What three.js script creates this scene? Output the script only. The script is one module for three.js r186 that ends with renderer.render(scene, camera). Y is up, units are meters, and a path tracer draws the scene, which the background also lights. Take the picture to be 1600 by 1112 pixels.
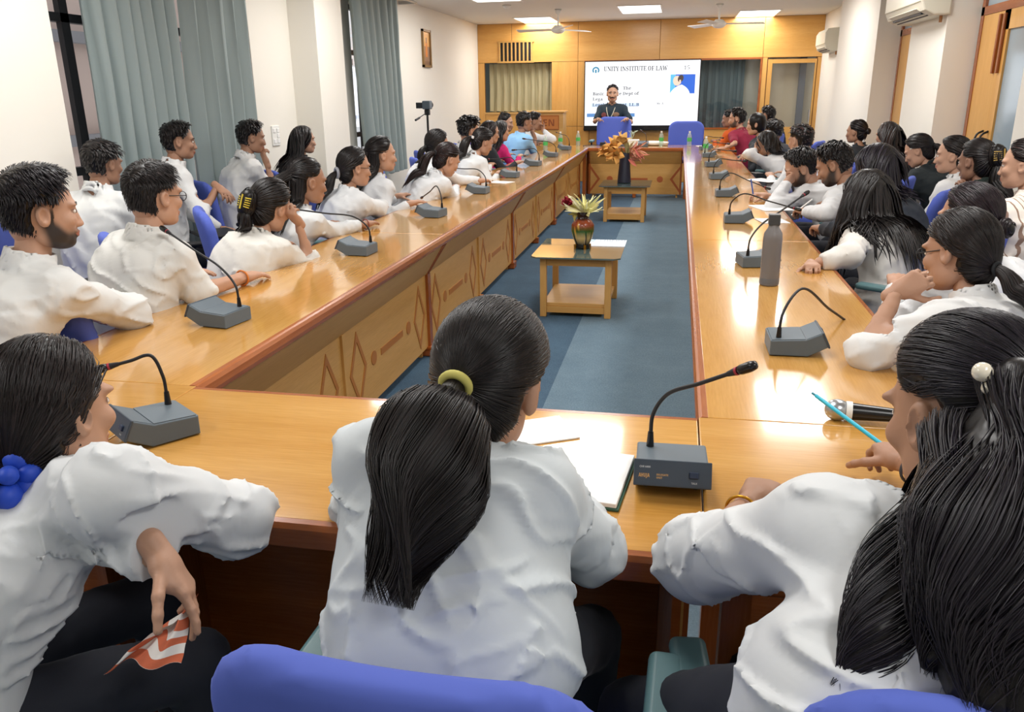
import * as THREE from 'three';
import { RoundedBoxGeometry } from 'three/addons/geometries/RoundedBoxGeometry.js';
import { mergeGeometries, toCreasedNormals } from 'three/addons/utils/BufferGeometryUtils.js';
import { RectAreaLightUniformsLib } from 'three/addons/lights/RectAreaLightUniformsLib.js';
import { ImprovedNoise } from 'three/addons/math/ImprovedNoise.js';

// ---------- camera, light, exposure ----------
const scene = new THREE.Scene();
const W = 1600, H = 1112, F = 1257, CAM = new THREE.Vector3(0, 1.5, 0);
const camera = new THREE.PerspectiveCamera(2 * Math.atan(H / 2 / F) * 180 / Math.PI, W / H, 0.02, 60);
camera.position.copy(CAM); camera.rotation.order = 'YXZ'; camera.rotation.set(-.31457, .19994, -.012667); camera.updateMatrixWorld();
const renderer = new THREE.WebGLRenderer({ antialias: true });
renderer.toneMapping = THREE.LinearToneMapping; renderer.toneMappingExposure = 1.18;
renderer.shadowMap.enabled = true;
scene.background = new THREE.Color(0.75, 0.77, 0.8);
RectAreaLightUniformsLib.init();
const CEIL = 2.65, PANEL_W = .58, PANEL_L = 1.12, PANEL_POWER = 9.5, PANEL_COLOR = new THREE.Color(1, .985, .96);
const PANELS = [];
for (const z of [-14.05, -10.5, -7.0, -3.5, 0]) { PANELS.push([1.12, z], [-2.35, z]); }
for (const z of [-12.75, -9.2, -5.7, -2.2]) PANELS.push([-.62, z]);

// ---------- helpers ----------
const V = (x, y, z) => new THREE.Vector3(x, y, z);
const D2R = Math.PI / 180;
let seed = 7;
const rnd = () => { seed = (seed * 1664525 + 1013904223) >>> 0; return seed / 4294967296; };
const rr = (a, b) => a + (b - a) * rnd();
const noiseGen = new ImprovedNoise();
const N3 = (x, y, z) => noiseGen.noise(x + 100.3, y + 50.7, z + 20.1);
const clamp = (x, a, b) => x < a ? a : x > b ? b : x;
const sstep = (a, b, x) => { const t = clamp((x - a) / (b - a), 0, 1); return t * t * (3 - 2 * t); };
const lerp = (a, b, t) => a + (b - a) * t;
// a pixel of the photograph is a direction; the plane that the thing touches gives its distance
function ray(px, py) { return V((px - W / 2) / F, -(py - H / 2) / F, -1).applyQuaternion(camera.quaternion); }
function pX(px, py, X) { const d = ray(px, py); return d.multiplyScalar((X - CAM.x) / d.x).add(CAM); }
function pY(px, py, Y) { const d = ray(px, py); return d.multiplyScalar((Y - CAM.y) / d.y).add(CAM); }
function pZ(px, py, Z) { const d = ray(px, py); return d.multiplyScalar((Z - CAM.z) / d.z).add(CAM); }
function at(s) { return Array.isArray(s) ? (s[2] === 'x' ? pX : s[2] === 'y' ? pY : pZ)(s[0], s[1], s[3]) : s.clone(); }

const taken = {};
function numbered(n) { const k = taken[n] = (taken[n] ?? -1) + 1; return k ? `${n}_${String(k).padStart(3, '0')}` : n; }
function mesh(name, geo, mat, parent) {
  const m = new THREE.Mesh(Array.isArray(geo) ? merge(geo) : geo, mat); m.name = parent === scene ? numbered(name) : name;
  m.castShadow = m.receiveShadow = true; parent.add(m); return m;
}
function merge(gs) { gs = gs.map(g => { g = g.index ? g.toNonIndexed() : g; for (const k of Object.keys(g.attributes)) if (!['position', 'normal', 'uv'].includes(k)) g.deleteAttribute(k); return g; }); return mergeGeometries(gs); }
function tag(o, label, category, group) { o.userData.label = label; o.userData.category = category; if (group) o.userData.group = group; return o; }
function thing(name, label, category, x = 0, y = 0, z = 0, ry = 0, group) {
  const g = new THREE.Group(); g.name = numbered(name); g.position.set(x, y, z); g.rotation.y = ry; scene.add(g); return tag(g, label, category, group);
}
function struct(name, geo, mat, parent = scene) { const m = mesh(name, geo, mat, parent); if (parent === scene) m.userData.kind = 'structure'; return m; }
function dup(o, x, y, z, ry, label, group) {
  const c = o.clone(); c.name = numbered(o.name.replace(/_\d+$/, '')); c.userData = { ...o.userData }; c.position.set(x, y, z); c.rotation.y = ry; if (label) c.userData.label = label; if (group) c.userData.group = group; scene.add(c); return c;
}
// uv in metres, grain of the pattern along one axis
function muv(geo, grain = 'x', off = 0) {
  const p = geo.attributes.position, n = geo.attributes.normal, uv = new Float32Array(p.count * 2), gi = 'xyz'.indexOf(grain);
  for (let i = 0; i < p.count; i++) {
    const P = [p.getX(i), p.getY(i), p.getZ(i)], n3 = [Math.abs(n.getX(i)), Math.abs(n.getY(i)), Math.abs(n.getZ(i))];
    const dom = n3[0] > n3[1] && n3[0] > n3[2] ? 0 : n3[1] > n3[2] ? 1 : 2;
    let u = gi, v;
    if (dom === gi) { u = (gi + 1) % 3; v = (gi + 2) % 3; } else v = 3 - gi - dom;
    uv[2 * i] = P[u] + off * 1.37; uv[2 * i + 1] = P[v] + off * .61;
  }
  geo.setAttribute('uv', new THREE.BufferAttribute(uv, 2)); return geo;
}
function box(x0, x1, y0, y1, z0, z1, grain = 'x', r = 0, off = 0) {
  const w = Math.abs(x1 - x0), h = Math.abs(y1 - y0), d = Math.abs(z1 - z0);
  const g = r ? new RoundedBoxGeometry(w, h, d, 2, Math.min(r, w / 2.01, h / 2.01, d / 2.01)) : new THREE.BoxGeometry(w, h, d);
  g.translate((x0 + x1) / 2, (y0 + y1) / 2, (z0 + z1) / 2); return muv(g, grain, off);
}
function cyl(r0, r1, y0, y1, x = 0, z = 0, seg = 20) { const g = new THREE.CylinderGeometry(r1, r0, y1 - y0, seg); g.translate(x, (y0 + y1) / 2, z); return g; }
function bar(a, b, r, seg = 8, r2 = r) { const d = b.clone().sub(a), g = new THREE.CylinderGeometry(r2, r, d.length(), seg); g.applyQuaternion(new THREE.Quaternion().setFromUnitVectors(V(0, 1, 0), d.clone().normalize())); const c = a.clone().add(b).multiplyScalar(.5); g.translate(c.x, c.y, c.z); return g; }
function tube(pts, r, seg = 24, rad = 8) { return new THREE.TubeGeometry(new THREE.CatmullRomCurve3(pts), seg, r, rad, false); }
function lathe(prof, seg = 28) { return new THREE.LatheGeometry(prof.map(([r, y]) => new THREE.Vector2(r, y)), seg); }
function extrude(pts, depth, bevel = 0) { const s = new THREE.Shape(pts.map(p => new THREE.Vector2(p[0], p[1]))); return new THREE.ExtrudeGeometry(s, { depth, bevelEnabled: bevel > 0, bevelSize: bevel, bevelThickness: bevel, bevelSegments: 2, steps: 1 }); }

// ---------- materials ----------
const srgb = (h) => new THREE.Color(h);
function M(color, rough = .6, o = {}) { return new THREE.MeshPhysicalMaterial({ color, roughness: rough, ...o }); }
function dataTex(w, h, f, color = true) {
  const d = new Uint8Array(w * h * 4);
  for (let y = 0; y < h; y++) for (let x = 0; x < w; x++) { const c = f(x / w, y / h, x, y), i = (y * w + x) * 4; d[i] = clamp(c[0], 0, 255); d[i + 1] = clamp(c[1], 0, 255); d[i + 2] = clamp(c[2], 0, 255); d[i + 3] = 255; }
  const t = new THREE.DataTexture(d, w, h); t.wrapS = t.wrapT = THREE.MirroredRepeatWrapping; t.magFilter = THREE.LinearFilter; t.minFilter = THREE.LinearMipmapLinearFilter; t.generateMipmaps = true; if (color) t.colorSpace = THREE.SRGBColorSpace; t.needsUpdate = true; return t;
}
function woodTex(a, b, streak, metres = 1.5) {
  const A = srgb(a), B = srgb(b), g = c => [c.r, c.g, c.b].map(v => 255 * (v <= .0031308 ? v * 12.92 : 1.055 * v ** (1 / 2.4) - .055)); const ca = g(A), cb = g(B);
  const t = dataTex(1024, 1024, (u, v) => {
    const w = N3(u * 3, v * 3, 5) * .25;
    let n = .5 + .55 * N3(u * 1.3, (v + w * .1) * 13, 1) + .3 * N3(u * 2.5, v * 40 + w, 2);
    const fine = N3(u * 14, v * 260, 3) * streak + N3(u * 40, v * 500, 4) * streak * .6;
    n = clamp(n, 0, 1); return [0, 1, 2].map(i => lerp(ca[i], cb[i], n) + fine);
  });
  t.repeat.set(1 / metres, 1 / metres); return t;
}
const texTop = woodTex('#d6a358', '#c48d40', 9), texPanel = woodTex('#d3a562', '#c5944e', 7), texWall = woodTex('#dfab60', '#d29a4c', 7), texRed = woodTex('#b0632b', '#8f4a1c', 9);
const MAT = {
  top: M(0xffffff, .17, { map: texTop, clearcoat: .7, clearcoatRoughness: .07 }),
  panel: M(0xffffff, .38, { map: texPanel }),
  wallwood: M(0xffffff, .3, { map: texWall, clearcoat: .25, clearcoatRoughness: .22 }),
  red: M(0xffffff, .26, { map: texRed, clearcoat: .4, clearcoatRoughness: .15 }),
  inlay: M(srgb('#b0702f'), .4),
  inlayRed: M(srgb('#a8582c'), .4),
  wall: M(srgb('#f0ece2'), .85), ceil: M(srgb('#e6e3dc'), .9),
  black: M(srgb('#15161a'), .5), blackGloss: M(srgb('#101114'), .25), dark: M(srgb('#20242a'), .55),
  grey: M(srgb('#5a6670'), .5), micSide: M(srgb('#5b6770'), .5), micPanel: M(srgb('#3c4855'), .45),
  blue: M(srgb('#5567c0'), .9, { sheen: .5, sheenColor: srgb('#8fa0f0'), sheenRoughness: .5 }), teal: M(srgb('#5d7f83'), .35),
  steel: M(srgb('#b9bcc0'), .3, { metalness: 1 }), white: M(srgb('#eeeeea'), .5), cream: M(srgb('#e6e2d0'), .45), paper: M(srgb('#f2f2f0'), .8),
  gold: M(srgb('#c8922e'), .3, { metalness: 1 }), curtain: M(srgb('#96a3a3'), .8, { sheen: .4, sheenColor: srgb('#a9bdbd') }), beigeCurtain: M(srgb('#b9b08c'), .85),
  glass: new THREE.MeshPhysicalMaterial({ color: 0xffffff, roughness: .03, transmission: 1, thickness: 0, ior: 1.45 }),
};
// ---------- the room ----------
const T = .735, XL = -3.5, XR = 2.235, ZF = -14.6, ZB = 2.6, COL = -3.24, PIL = 1.985;
const LI = -1.285, LO = -1.93, RI = .083, RO = .74, NZ0 = -1.236, NZ1 = -1.9, FZ0 = -12.2, FZ1 = -12.85;
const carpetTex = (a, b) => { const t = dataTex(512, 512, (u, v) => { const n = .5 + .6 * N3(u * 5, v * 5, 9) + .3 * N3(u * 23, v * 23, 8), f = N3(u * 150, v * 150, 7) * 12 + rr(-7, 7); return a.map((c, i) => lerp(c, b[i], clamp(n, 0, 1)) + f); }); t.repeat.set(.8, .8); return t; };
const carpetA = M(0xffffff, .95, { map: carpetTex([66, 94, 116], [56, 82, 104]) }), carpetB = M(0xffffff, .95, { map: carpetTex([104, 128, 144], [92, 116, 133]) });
{
  const floor = struct('floor', box(XL - .2, XR + .2, -.12, -.006, ZF - .2, ZB + .2), carpetA);
  // carpet rolls laid side by side; the seam runs down the middle of the aisle
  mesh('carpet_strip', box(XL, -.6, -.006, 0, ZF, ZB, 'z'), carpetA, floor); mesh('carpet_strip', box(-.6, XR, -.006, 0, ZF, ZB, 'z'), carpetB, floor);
  struct('ceiling', box(XL - .2, XR + .2, CEIL, CEIL + .15, ZF - .2, ZB + .2), MAT.ceil);
  struct('wall_back', box(XL - .2, XR + .2, 0, CEIL, ZB, ZB + .15), MAT.wall);
}
// wall on the curtain side: two window openings, columns standing proud of it
const winA = [pX(95, 130, COL).z + .45, -6.55], winB = [-8.75, -10.2];   // z ranges of the openings
{
  const s = .2, y0 = .82, y1 = 2.45;
  struct('wall_left', [box(XL - s, XL, 0, y0, ZF, ZB), box(XL - s, XL, y1, CEIL, ZF, ZB), box(XL - s, XL, y0, y1, winA[0], ZB), box(XL - s, XL, y0, y1, winB[0], winA[1]), box(XL - s, XL, y0, y1, ZF, winB[1])], MAT.wall);
  const zc = pX(95, 130, COL).z;
  struct('trim_1', box(XL, COL, 0, CEIL, zc, zc + 2.2, 'y'), MAT.wall);
  const z2 = pX(456, 100, XL).z;
  struct('trim_2', box(XL, COL, 0, CEIL, z2 - .62, z2, 'y'), MAT.wall);
  const win = (n, [za, zb]) => {
    const g = new THREE.Group(); g.name = 'window_' + n; g.userData.kind = 'structure'; scene.add(g); const x0 = XL - .14, x1 = XL - .08, f = .05;
    mesh('window_frame', [box(x0, x1, y0, y0 + f, zb, za), box(x0, x1, y1 - f, y1, zb, za), box(x0, x1, y0, y1, za - f, za), box(x0, x1, y0, y1, zb, zb + f)], MAT.black, g);
    const nM = 3; for (let i = n === 1 ? 2 : 1; i < nM; i++) mesh('mullion', box(x0, x1, y0, y1, lerp(za, zb, i / nM) - .03, lerp(za, zb, i / nM) + .03), MAT.black, g);
    if (n === 1) { const zp = pX(120, 139, x1).z; mesh('mullion', box(x1 - .035, x1, y0, y1, zp - .035, zp + .035), MAT.black, g); }
    for (const y of [pX(120, 268, XL - .1).y, pX(115, 30, XL - .1).y]) mesh('transom', box(x0, x1, y - .025, y + .025, zb, za), MAT.black, g);
    mesh('pane', box(x0 + .025, x0 + .031, y0, y1, zb, za), MAT.glass, g);
    mesh('window_sill', box(XL - .08, XL + .04, y0 - .03, y0 + .005, zb, za), MAT.wall, g);
  };
  win(1, winA); win(2, winB);
  // the neighbouring building seen past the curtains
  const nb = thing('neighbouring_building', 'pinkish grey neighbouring building beyond the black framed window', 'building', XL - 3.2, 0, -7.5);
  mesh('facade', box(-.3, 0, -1, 5, -9, 9), M(srgb('#cdb9b0'), .9), nb);
  for (let i = 0; i < 4; i++) { mesh('ledge', box(0, .12, 1.0 + i * 1.1, 1.12 + i * 1.1, -9, 9), M(srgb('#8f8f94'), .9), nb); }
}
function curtain(name, label, mat, za, zb, x, yTop, yBot, folds, flare, sd) {
  const nu = folds * 10, nv = 26, pos = [], idx = [], L = za - zb; seed = sd;
  const ph = [...Array(folds + 2)].map(() => rr(.7, 1.25)), sh = rr(0, 9);
  for (let j = 0; j <= nv; j++) for (let i = 0; i <= nu; i++) {
    const u = i / nu, v = j / nv, a = u * folds * Math.PI * 2, k = Math.floor(u * folds), am = lerp(.035, .055, v) * lerp(ph[k], ph[k + 1], u * folds - k);
    const z = zb + L * u + flare(u, v) + Math.sin(a * 2 + sh) * .012;
    pos.push(x + am * Math.sin(a + N3(u * 3, v * 1.5, sd) * 1.3) + .012 * N3(u * 14, v * 4, sd + 3), lerp(yTop, yBot, v) + .01 * Math.sin(a) * v, z);
  }
  for (let j = 0; j < nv; j++) for (let i = 0; i < nu; i++) { const a = j * (nu + 1) + i, b = a + 1, c = a + nu + 1, d = c + 1; idx.push(a, c, b, b, c, d); }
  const g = new THREE.BufferGeometry(); g.setAttribute('position', new THREE.Float32BufferAttribute(pos, 3)); g.setIndex(idx); g.computeVertexNormals();
  const m = mesh(name, g, mat, scene); mat.side = THREE.DoubleSide; return tag(m, label, 'curtain');
}
{
  const zA = pX(147, 100, -3.4).z, zMid = pX(277, 100, -3.4).z, zB = pX(391, 100, -3.4).z;
  const c1 = curtain('window_curtain', 'wide grey green curtain half beside the open black window frame', MAT.curtain, zA, zMid - .02, -3.4, 2.62, .35, 7, (u, v) => 0, 11);
  const c2 = curtain('window_curtain', 'narrower grey green curtain half next to the wall switch', MAT.curtain, zMid - .1, zB, -3.4, 2.62, .35, 5, (u, v) => .06 * (v - .5) * u, 12);
  const a = pX(541, 0, -3.33).z, b = pX(615, 0, -3.33).z;
  curtain('window_curtain', 'single grey green curtain bunched between the column and tripod', MAT.curtain, a, b, -3.3, 2.62, .63, 7, (u, v) => -v * .28 * (u), 13);
  const r = tag(mesh('curtain_rod', [bar(V(-3.4, 2.6, -3.7), V(-3.4, 2.6, -6.9), .015)], MAT.steel, scene), 'steel rod carrying the pair of wide curtains', 'curtain rod');
  tag(mesh('curtain_rod', [bar(V(-3.3, 2.6, -8.3), V(-3.3, 2.6, -10.5), .015), box(-3.5, -3.3, 2.58, 2.62, -10.45, -10.42)], MAT.steel, scene), 'steel rod carrying the bunched single curtain', 'curtain rod');
  const s = pX(430, 212, XL), sw = thing('switch_plate', 'white wall switch plate between curtain and column', 'switch', XL, s.y, s.z);
  mesh('plate', box(0, .012, -.085, .085, -.07, .07, 'x', .004), MAT.white, sw);
  for (const [y, z] of [[.045, -.035], [.045, .035], [-.045, -.035], [-.045, .035], [0, -.035]]) mesh('rocker', box(.012, .018, y - .018, y + .018, z - .022, z + .022, 'x', .003), MAT.paper, sw);
  const p = pX(665, 76, XL), pic = thing('framed_picture', 'small framed portrait print high on the cream wall', 'picture', XL, p.y, p.z);
  const hw = .19, hh = .245;
  mesh('frame', [box(0, .03, -hh, -hh + .03, -hw, hw), box(0, .03, hh - .03, hh, -hw, hw), box(0, .03, -hh, hh, -hw, -hw + .03), box(0, .03, -hh, hh, hw - .03, hw)], M(srgb('#8a6a3c'), .4), pic);
  const cv = document.createElement('canvas'); cv.width = 128; cv.height = 160; const c = cv.getContext('2d'); c.fillStyle = '#e2a75c'; c.fillRect(0, 0, 128, 160); c.fillStyle = '#8d6f63'; c.fillRect(0, 70, 128, 90); c.fillStyle = '#d4752e'; c.fillRect(48, 50, 34, 70); c.fillStyle = '#7a5a58'; c.fillRect(54, 28, 22, 26); c.fillStyle = '#6d5148'; c.fillRect(0, 140, 128, 20);
  const tx = new THREE.CanvasTexture(cv); tx.colorSpace = THREE.SRGBColorSpace; const pg = new THREE.PlaneGeometry(2 * hw - .05, 2 * hh - .05); pg.rotateY(Math.PI / 2); pg.translate(.012, 0, 0);
  mesh('print', pg, M(0xffffff, .3, { map: tx }), pic);
}
// wall on the door side
const dz = { p1a: pX(1306, 100, PIL).z, p1b: pX(1366, 90, PIL).z, p2a: pX(1417, 100, PIL).z, p2b: pX(1472, 90, PIL).z };
{
  struct('wall_right', box(XR + .04, XR + .24, 0, CEIL, ZF, ZB), MAT.wall);
  struct('trim_3', box(XR + .04, XR - .01, 0, CEIL, ZF, dz.p1a), MAT.wall);
  struct('trim_4', box(PIL, XR + .05, 0, CEIL, dz.p1b, dz.p1a, 'y'), MAT.wall);
  struct('trim_5', box(PIL, XR + .05, 0, CEIL, dz.p2b, dz.p2a, 'y'), MAT.wall);
  const z3 = pX(1592, 150, PIL).z;
  struct('trim_6', box(PIL, XR + .05, 0, CEIL, z3, z3 + 3.5, 'y'), MAT.wall);
  const frost = M(srgb('#9fb0b8'), .25), glassBlue = M(srgb('#9aaab4'), .12);
  const door = (n, za, zb, glassLeaf) => {   // za nearer the camera
    const g = new THREE.Group(); g.name = 'door_' + n; g.userData.kind = 'structure'; scene.add(g); const x = XR + .03, yt = 2.02, f = .06, zm = glassLeaf ?? zb;
    mesh('door_frame', [box(x - .05, x, 0, CEIL, za - f, za, 'y'), box(x - .05, x, 0, CEIL, zb, zb + f, 'y'), box(x - .05, x, yt, yt + f, zb, za, 'z'), box(x - .05, x, CEIL - f, CEIL, zb, za, 'z')], MAT.red, g);
    mesh('transom_pane', box(x - .03, x - .02, yt + f, CEIL - f, zb + f, za - f), frost, g);
    const l0 = zm > zb ? zm : zb + f;
    if (glassLeaf) { mesh('door_leaf', box(x - .045, x - .005, 0.02, yt, zb + f, glassLeaf, 'y', .003), MAT.wallwood, g); const a = glassLeaf, b = za - f, s = .11;
      const leaf = mesh('glazed_leaf', [box(x - .045, x - .005, .02, .9, a, b, 'y'), box(x - .045, x - .005, yt - .13, yt, a, b, 'y'), box(x - .045, x - .005, .02, yt, a, a + s, 'y'), box(x - .045, x - .005, .02, yt, b - s, b, 'y')], MAT.wallwood, g);
      mesh('pane', box(x - .03, x - .022, .9, yt - .13, a + s, b - s), glassBlue, leaf);
      mesh('bolt', [box(x - .065, x - .045, yt - .42, yt - .02, a - .06, a - .03, 'y', .006)], MAT.red, g); mesh('bolt', [box(x - .065, x - .045, yt - .42, yt - .02, a + .03, a + .06, 'y', .006)], MAT.red, g);
      for (const q of [-.05, .05]) mesh('pull_handle', tube([V(x - .045, 1.2, a + q), V(x - .09, 1.17, a + q), V(x - .09, 1.0, a + q), V(x - .045, .97, a + q)], .008), MAT.blackGloss, g);
    } else mesh('door_leaf', box(x - .045, x - .005, 0.02, yt, zb + f, za - f, 'y', .003), MAT.wallwood, g), mesh('bolt', box(x - .065, x - .045, yt - .4, yt - .02, za - f - .07, za - f - .03, 'y', .006), MAT.red, g);
  };
  door(1, dz.p2a + .02, dz.p1b - .02 > dz.p2a ? dz.p1b : dz.p1b, null);
  door(2, z3 - .01, dz.p2b + .01, pX(1568, 60, XR).z);
}
// air conditioners
function aircon(label, z0, z1, xw, yb) {
  const g = thing('air_conditioner', label, 'air conditioner', xw, yb, (z0 + z1) / 2), L = z1 - z0;
  const prof = [[0, .3], [.17, .285], [.2, .24], [.2, .1], [.17, .035], [.1, 0], [0, 0]], b = extrude(prof.map(([a, y]) => [a, y]), L - .024, .012); b.rotateY(Math.PI); b.translate(0, 0, L / 2 - .012); 
  mesh('casing', b, MAT.cream, g);
  mesh('outlet', box(-.168, -.1, .006, .024, -L * .38, L * .38), MAT.dark, g).rotation.z = 0;
  const fl = box(-.045, .045, -.004, .004, -L * .38, L * .38); fl.rotateZ(-.55); fl.translate(-.165, .024, 0); mesh('louvre', fl, MAT.cream, g);
  const sl = box(-.05, .05, -.006, .006, -L * .4, L * .4); sl.rotateZ(-.75); sl.translate(-.15, .03, 0); mesh('outlet_slot', sl, MAT.black, g);
  mesh('front_seam', box(-.214, -.2, .09, .096, -L * .48, L * .48), M(srgb('#b9b49e'), .5), g);
  mesh('drain_pipe', [bar(V(-.03, -.06, L * .42), V(-.03, .02, L * .42), .012)], M(srgb('#b07a4a'), .6), g);
  return g;
}
aircon('cream wall air conditioner beside the far wooden wall', -13.95, -13.1, XR - .01, 2.05);
aircon('cream wall air conditioner on the pillar between the wooden doors', dz.p2a - .12, dz.p2b + .02, PIL, pX(1440, 26, 1.85).y + .005);

// far wall: veneer boards, curtain recess, glazed openings, grille
const wx = px => pZ(px, 100, ZF).x, wy = (px, py) => pZ(px, py, ZF).y;
{
  const g = new THREE.Group(); g.name = 'wall_far'; g.userData.kind = 'structure'; scene.add(g);
  mesh('backing', box(XL - .2, XR + .2, 0, CEIL, ZF - .5, ZF - .4), M(srgb('#6f7a78'), .9), g);
  const x = { a: XL, b: wx(757), c: wx(862), d: wx(903), e: wx(913), f: wx(1191), h: wx(1199), i: wx(1277), j: XR + .03 }, yS = wy(900, 96), yWB = wy(862, 175), yGT = wy(1150, 93), yGB = wy(1150, 199), gap = .003;
  const P = (x0, x1, y0, y1, grain = 'y') => mesh('panel', box(x0 + gap, x1 - gap, y0 + gap, y1 - gap, ZF - .03, ZF, grain, .003, rnd() * 7), MAT.wallwood, g);
  mesh('panel_core', [box(XL, XR + .03, yS, CEIL, ZF - .06, ZF - .008), box(XL, x.b, 0, yS, ZF - .06, ZF - .008), box(x.c, x.e + .1, 0, yS, ZF - .06, ZF - .008), box(x.b, x.c, 0, yWB, ZF - .06, ZF - .008), box(x.e, x.f, 0, yGB, ZF - .06, ZF - .008), box(x.f, x.h + .02, 0, yS, ZF - .06, ZF - .008), box(x.i - .02, x.j, 0, yS, ZF - .06, ZF - .008)], M(srgb('#6b4520'), .8), g);
  const ups = [XL, wx(800), wx(903), wx(1030), wx(1191), XR + .03]; for (let i = 0; i < 5; i++) P(ups[i], ups[i + 1], yS, CEIL, 'x');
  P(XL, x.b, 0, yS); P(x.b, x.c, 0, yWB, 'x'); P(x.c, x.d, .95, yS); P(x.c, x.d, 0, .95); P(x.d, x.e + .1, .95, yS); P(x.d, x.e + .1, 0, .95);
  P(x.e + .1, wx(1100), 0, yGB, 'x'); P(wx(1100), x.f, 0, yGB, 'x'); P(x.f, x.h, 0, yS); P(x.i, x.j, 0, yS);
  // curtain recess
  curtain('recess_curtain', 'beige curtain filling the recess in the far wooden wall', MAT.beigeCurtain, x.c - .03, x.b + .03, 0, yS - .01, yWB + .01, 9, () => 0, 21);
  const rc = scene.children[scene.children.length - 1]; rc.rotation.y = -Math.PI / 2; rc.position.z = ZF - .2; rc.rotation.y = Math.PI / 2; rc.scale.x = 1; rc.position.x = (x.b + x.c) / 1 * 0; 
  { const p = rc.geometry.attributes.position; for (let i = 0; i < p.count; i++) { const a = p.getX(i), b = p.getZ(i); p.setX(i, b); p.setZ(i, a * .7); } rc.rotation.y = 0; rc.geometry.computeVertexNormals(); }
  mesh('recess_sill', box(x.b, x.c, yWB - .03, yWB, ZF - .3, ZF + .02), MAT.panel, g);
  // glazed opening with a dark drape behind the glass
  mesh('glazing_frame', [box(x.e, x.f, yGT, yGT + .03, ZF - .04, ZF + .015), box(x.e, x.f, yGB - .03, yGB, ZF - .04, ZF + .015), box(x.f - .03, x.f, yGB, yGT, ZF - .04, ZF + .015)], MAT.red, g);
  mesh('pane', box(x.e, x.f - .03, yGB, yGT, ZF - .03, ZF - .024), MAT.glass, g);
  mesh('cabin_wall', box(wx(1160), x.f + .1, yGB - .1, yGT + .1, ZF - .36, ZF - .3), M(srgb('#8d8f82'), .8), g);
  // grille
  const g0 = pZ(781, 67, ZF), g1 = pZ(831, 95, ZF), gr = thing('vent_grille', 'dark slotted vent grille above the curtain recess', 'vent', 0, 0, ZF);
  mesh('duct', box(g0.x, g1.x, g1.y, g0.y, .001, .006), MAT.black, gr);
  for (let i = 0; i <= 8; i++) { const xx = lerp(g0.x, g1.x, i / 8); mesh('bar', box(xx - .012, xx + .012, g1.y, g0.y, .004, .03), MAT.panel, gr); }
  mesh('frame', [box(g0.x - .04, g1.x + .04, g0.y, g0.y + .03, 0, .03), box(g0.x - .04, g1.x + .04, g1.y - .03, g1.y, 0, .03)], MAT.panel, gr);
  // glazed door
  const d = new THREE.Group(); d.name = 'door_3'; d.userData.kind = 'structure'; scene.add(d);
  const yT = wy(1240, 92), pt = pZ(1207, 99, ZF), pb = pZ(1264, 198, ZF), a = x.h + .01, b = x.i - .01;
  mesh('door_leaf', [box(a, pt.x, 0.02, yT, ZF - .04, ZF + .01, 'y'), box(pb.x, b, 0.02, yT, ZF - .04, ZF + .01, 'y'), box(pt.x, pb.x, pt.y, yT, ZF - .04, ZF + .01, 'x'), box(pt.x, pb.x, .02, pb.y, ZF - .04, ZF + .01, 'x')], MAT.wallwood, d);
  mesh('pane', box(pt.x, pb.x, pb.y, pt.y, ZF - .02, ZF - .014), MAT.glass, d);
  mesh('inner_wall', box(pt.x - .1, pb.x + .1, pb.y - .1, pt.y + .1, ZF - .36, ZF - .3), M(srgb('#b9b29c'), .8), d);
  mesh('inner_post', box(pb.x - .2, pb.x - .1, pb.y - .1, pt.y + .1, ZF - .3, ZF - .2), M(srgb('#5b626b'), .8), d);
  mesh('handle', bar(V(b - .05, 1.0, ZF + .04), V(b - .05, 1.2, ZF + .04), .012), MAT.steel, d);
}
{ // dark drape behind the glazing
  const c = curtain('cabin_drape', 'dark grey blue drape behind the glass beside the screen', M(srgb('#4a5c60'), .85), wx(1165), wx(1060), 0, wy(1150, 90), wy(1150, 202), 9, () => 0, 22), p = c.geometry.attributes.position;
  for (let i = 0; i < p.count; i++) { const a = p.getX(i), b = p.getZ(i); p.setX(i, b); p.setZ(i, a * .6 + ZF - .2); } c.geometry.computeVertexNormals();
}
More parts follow.
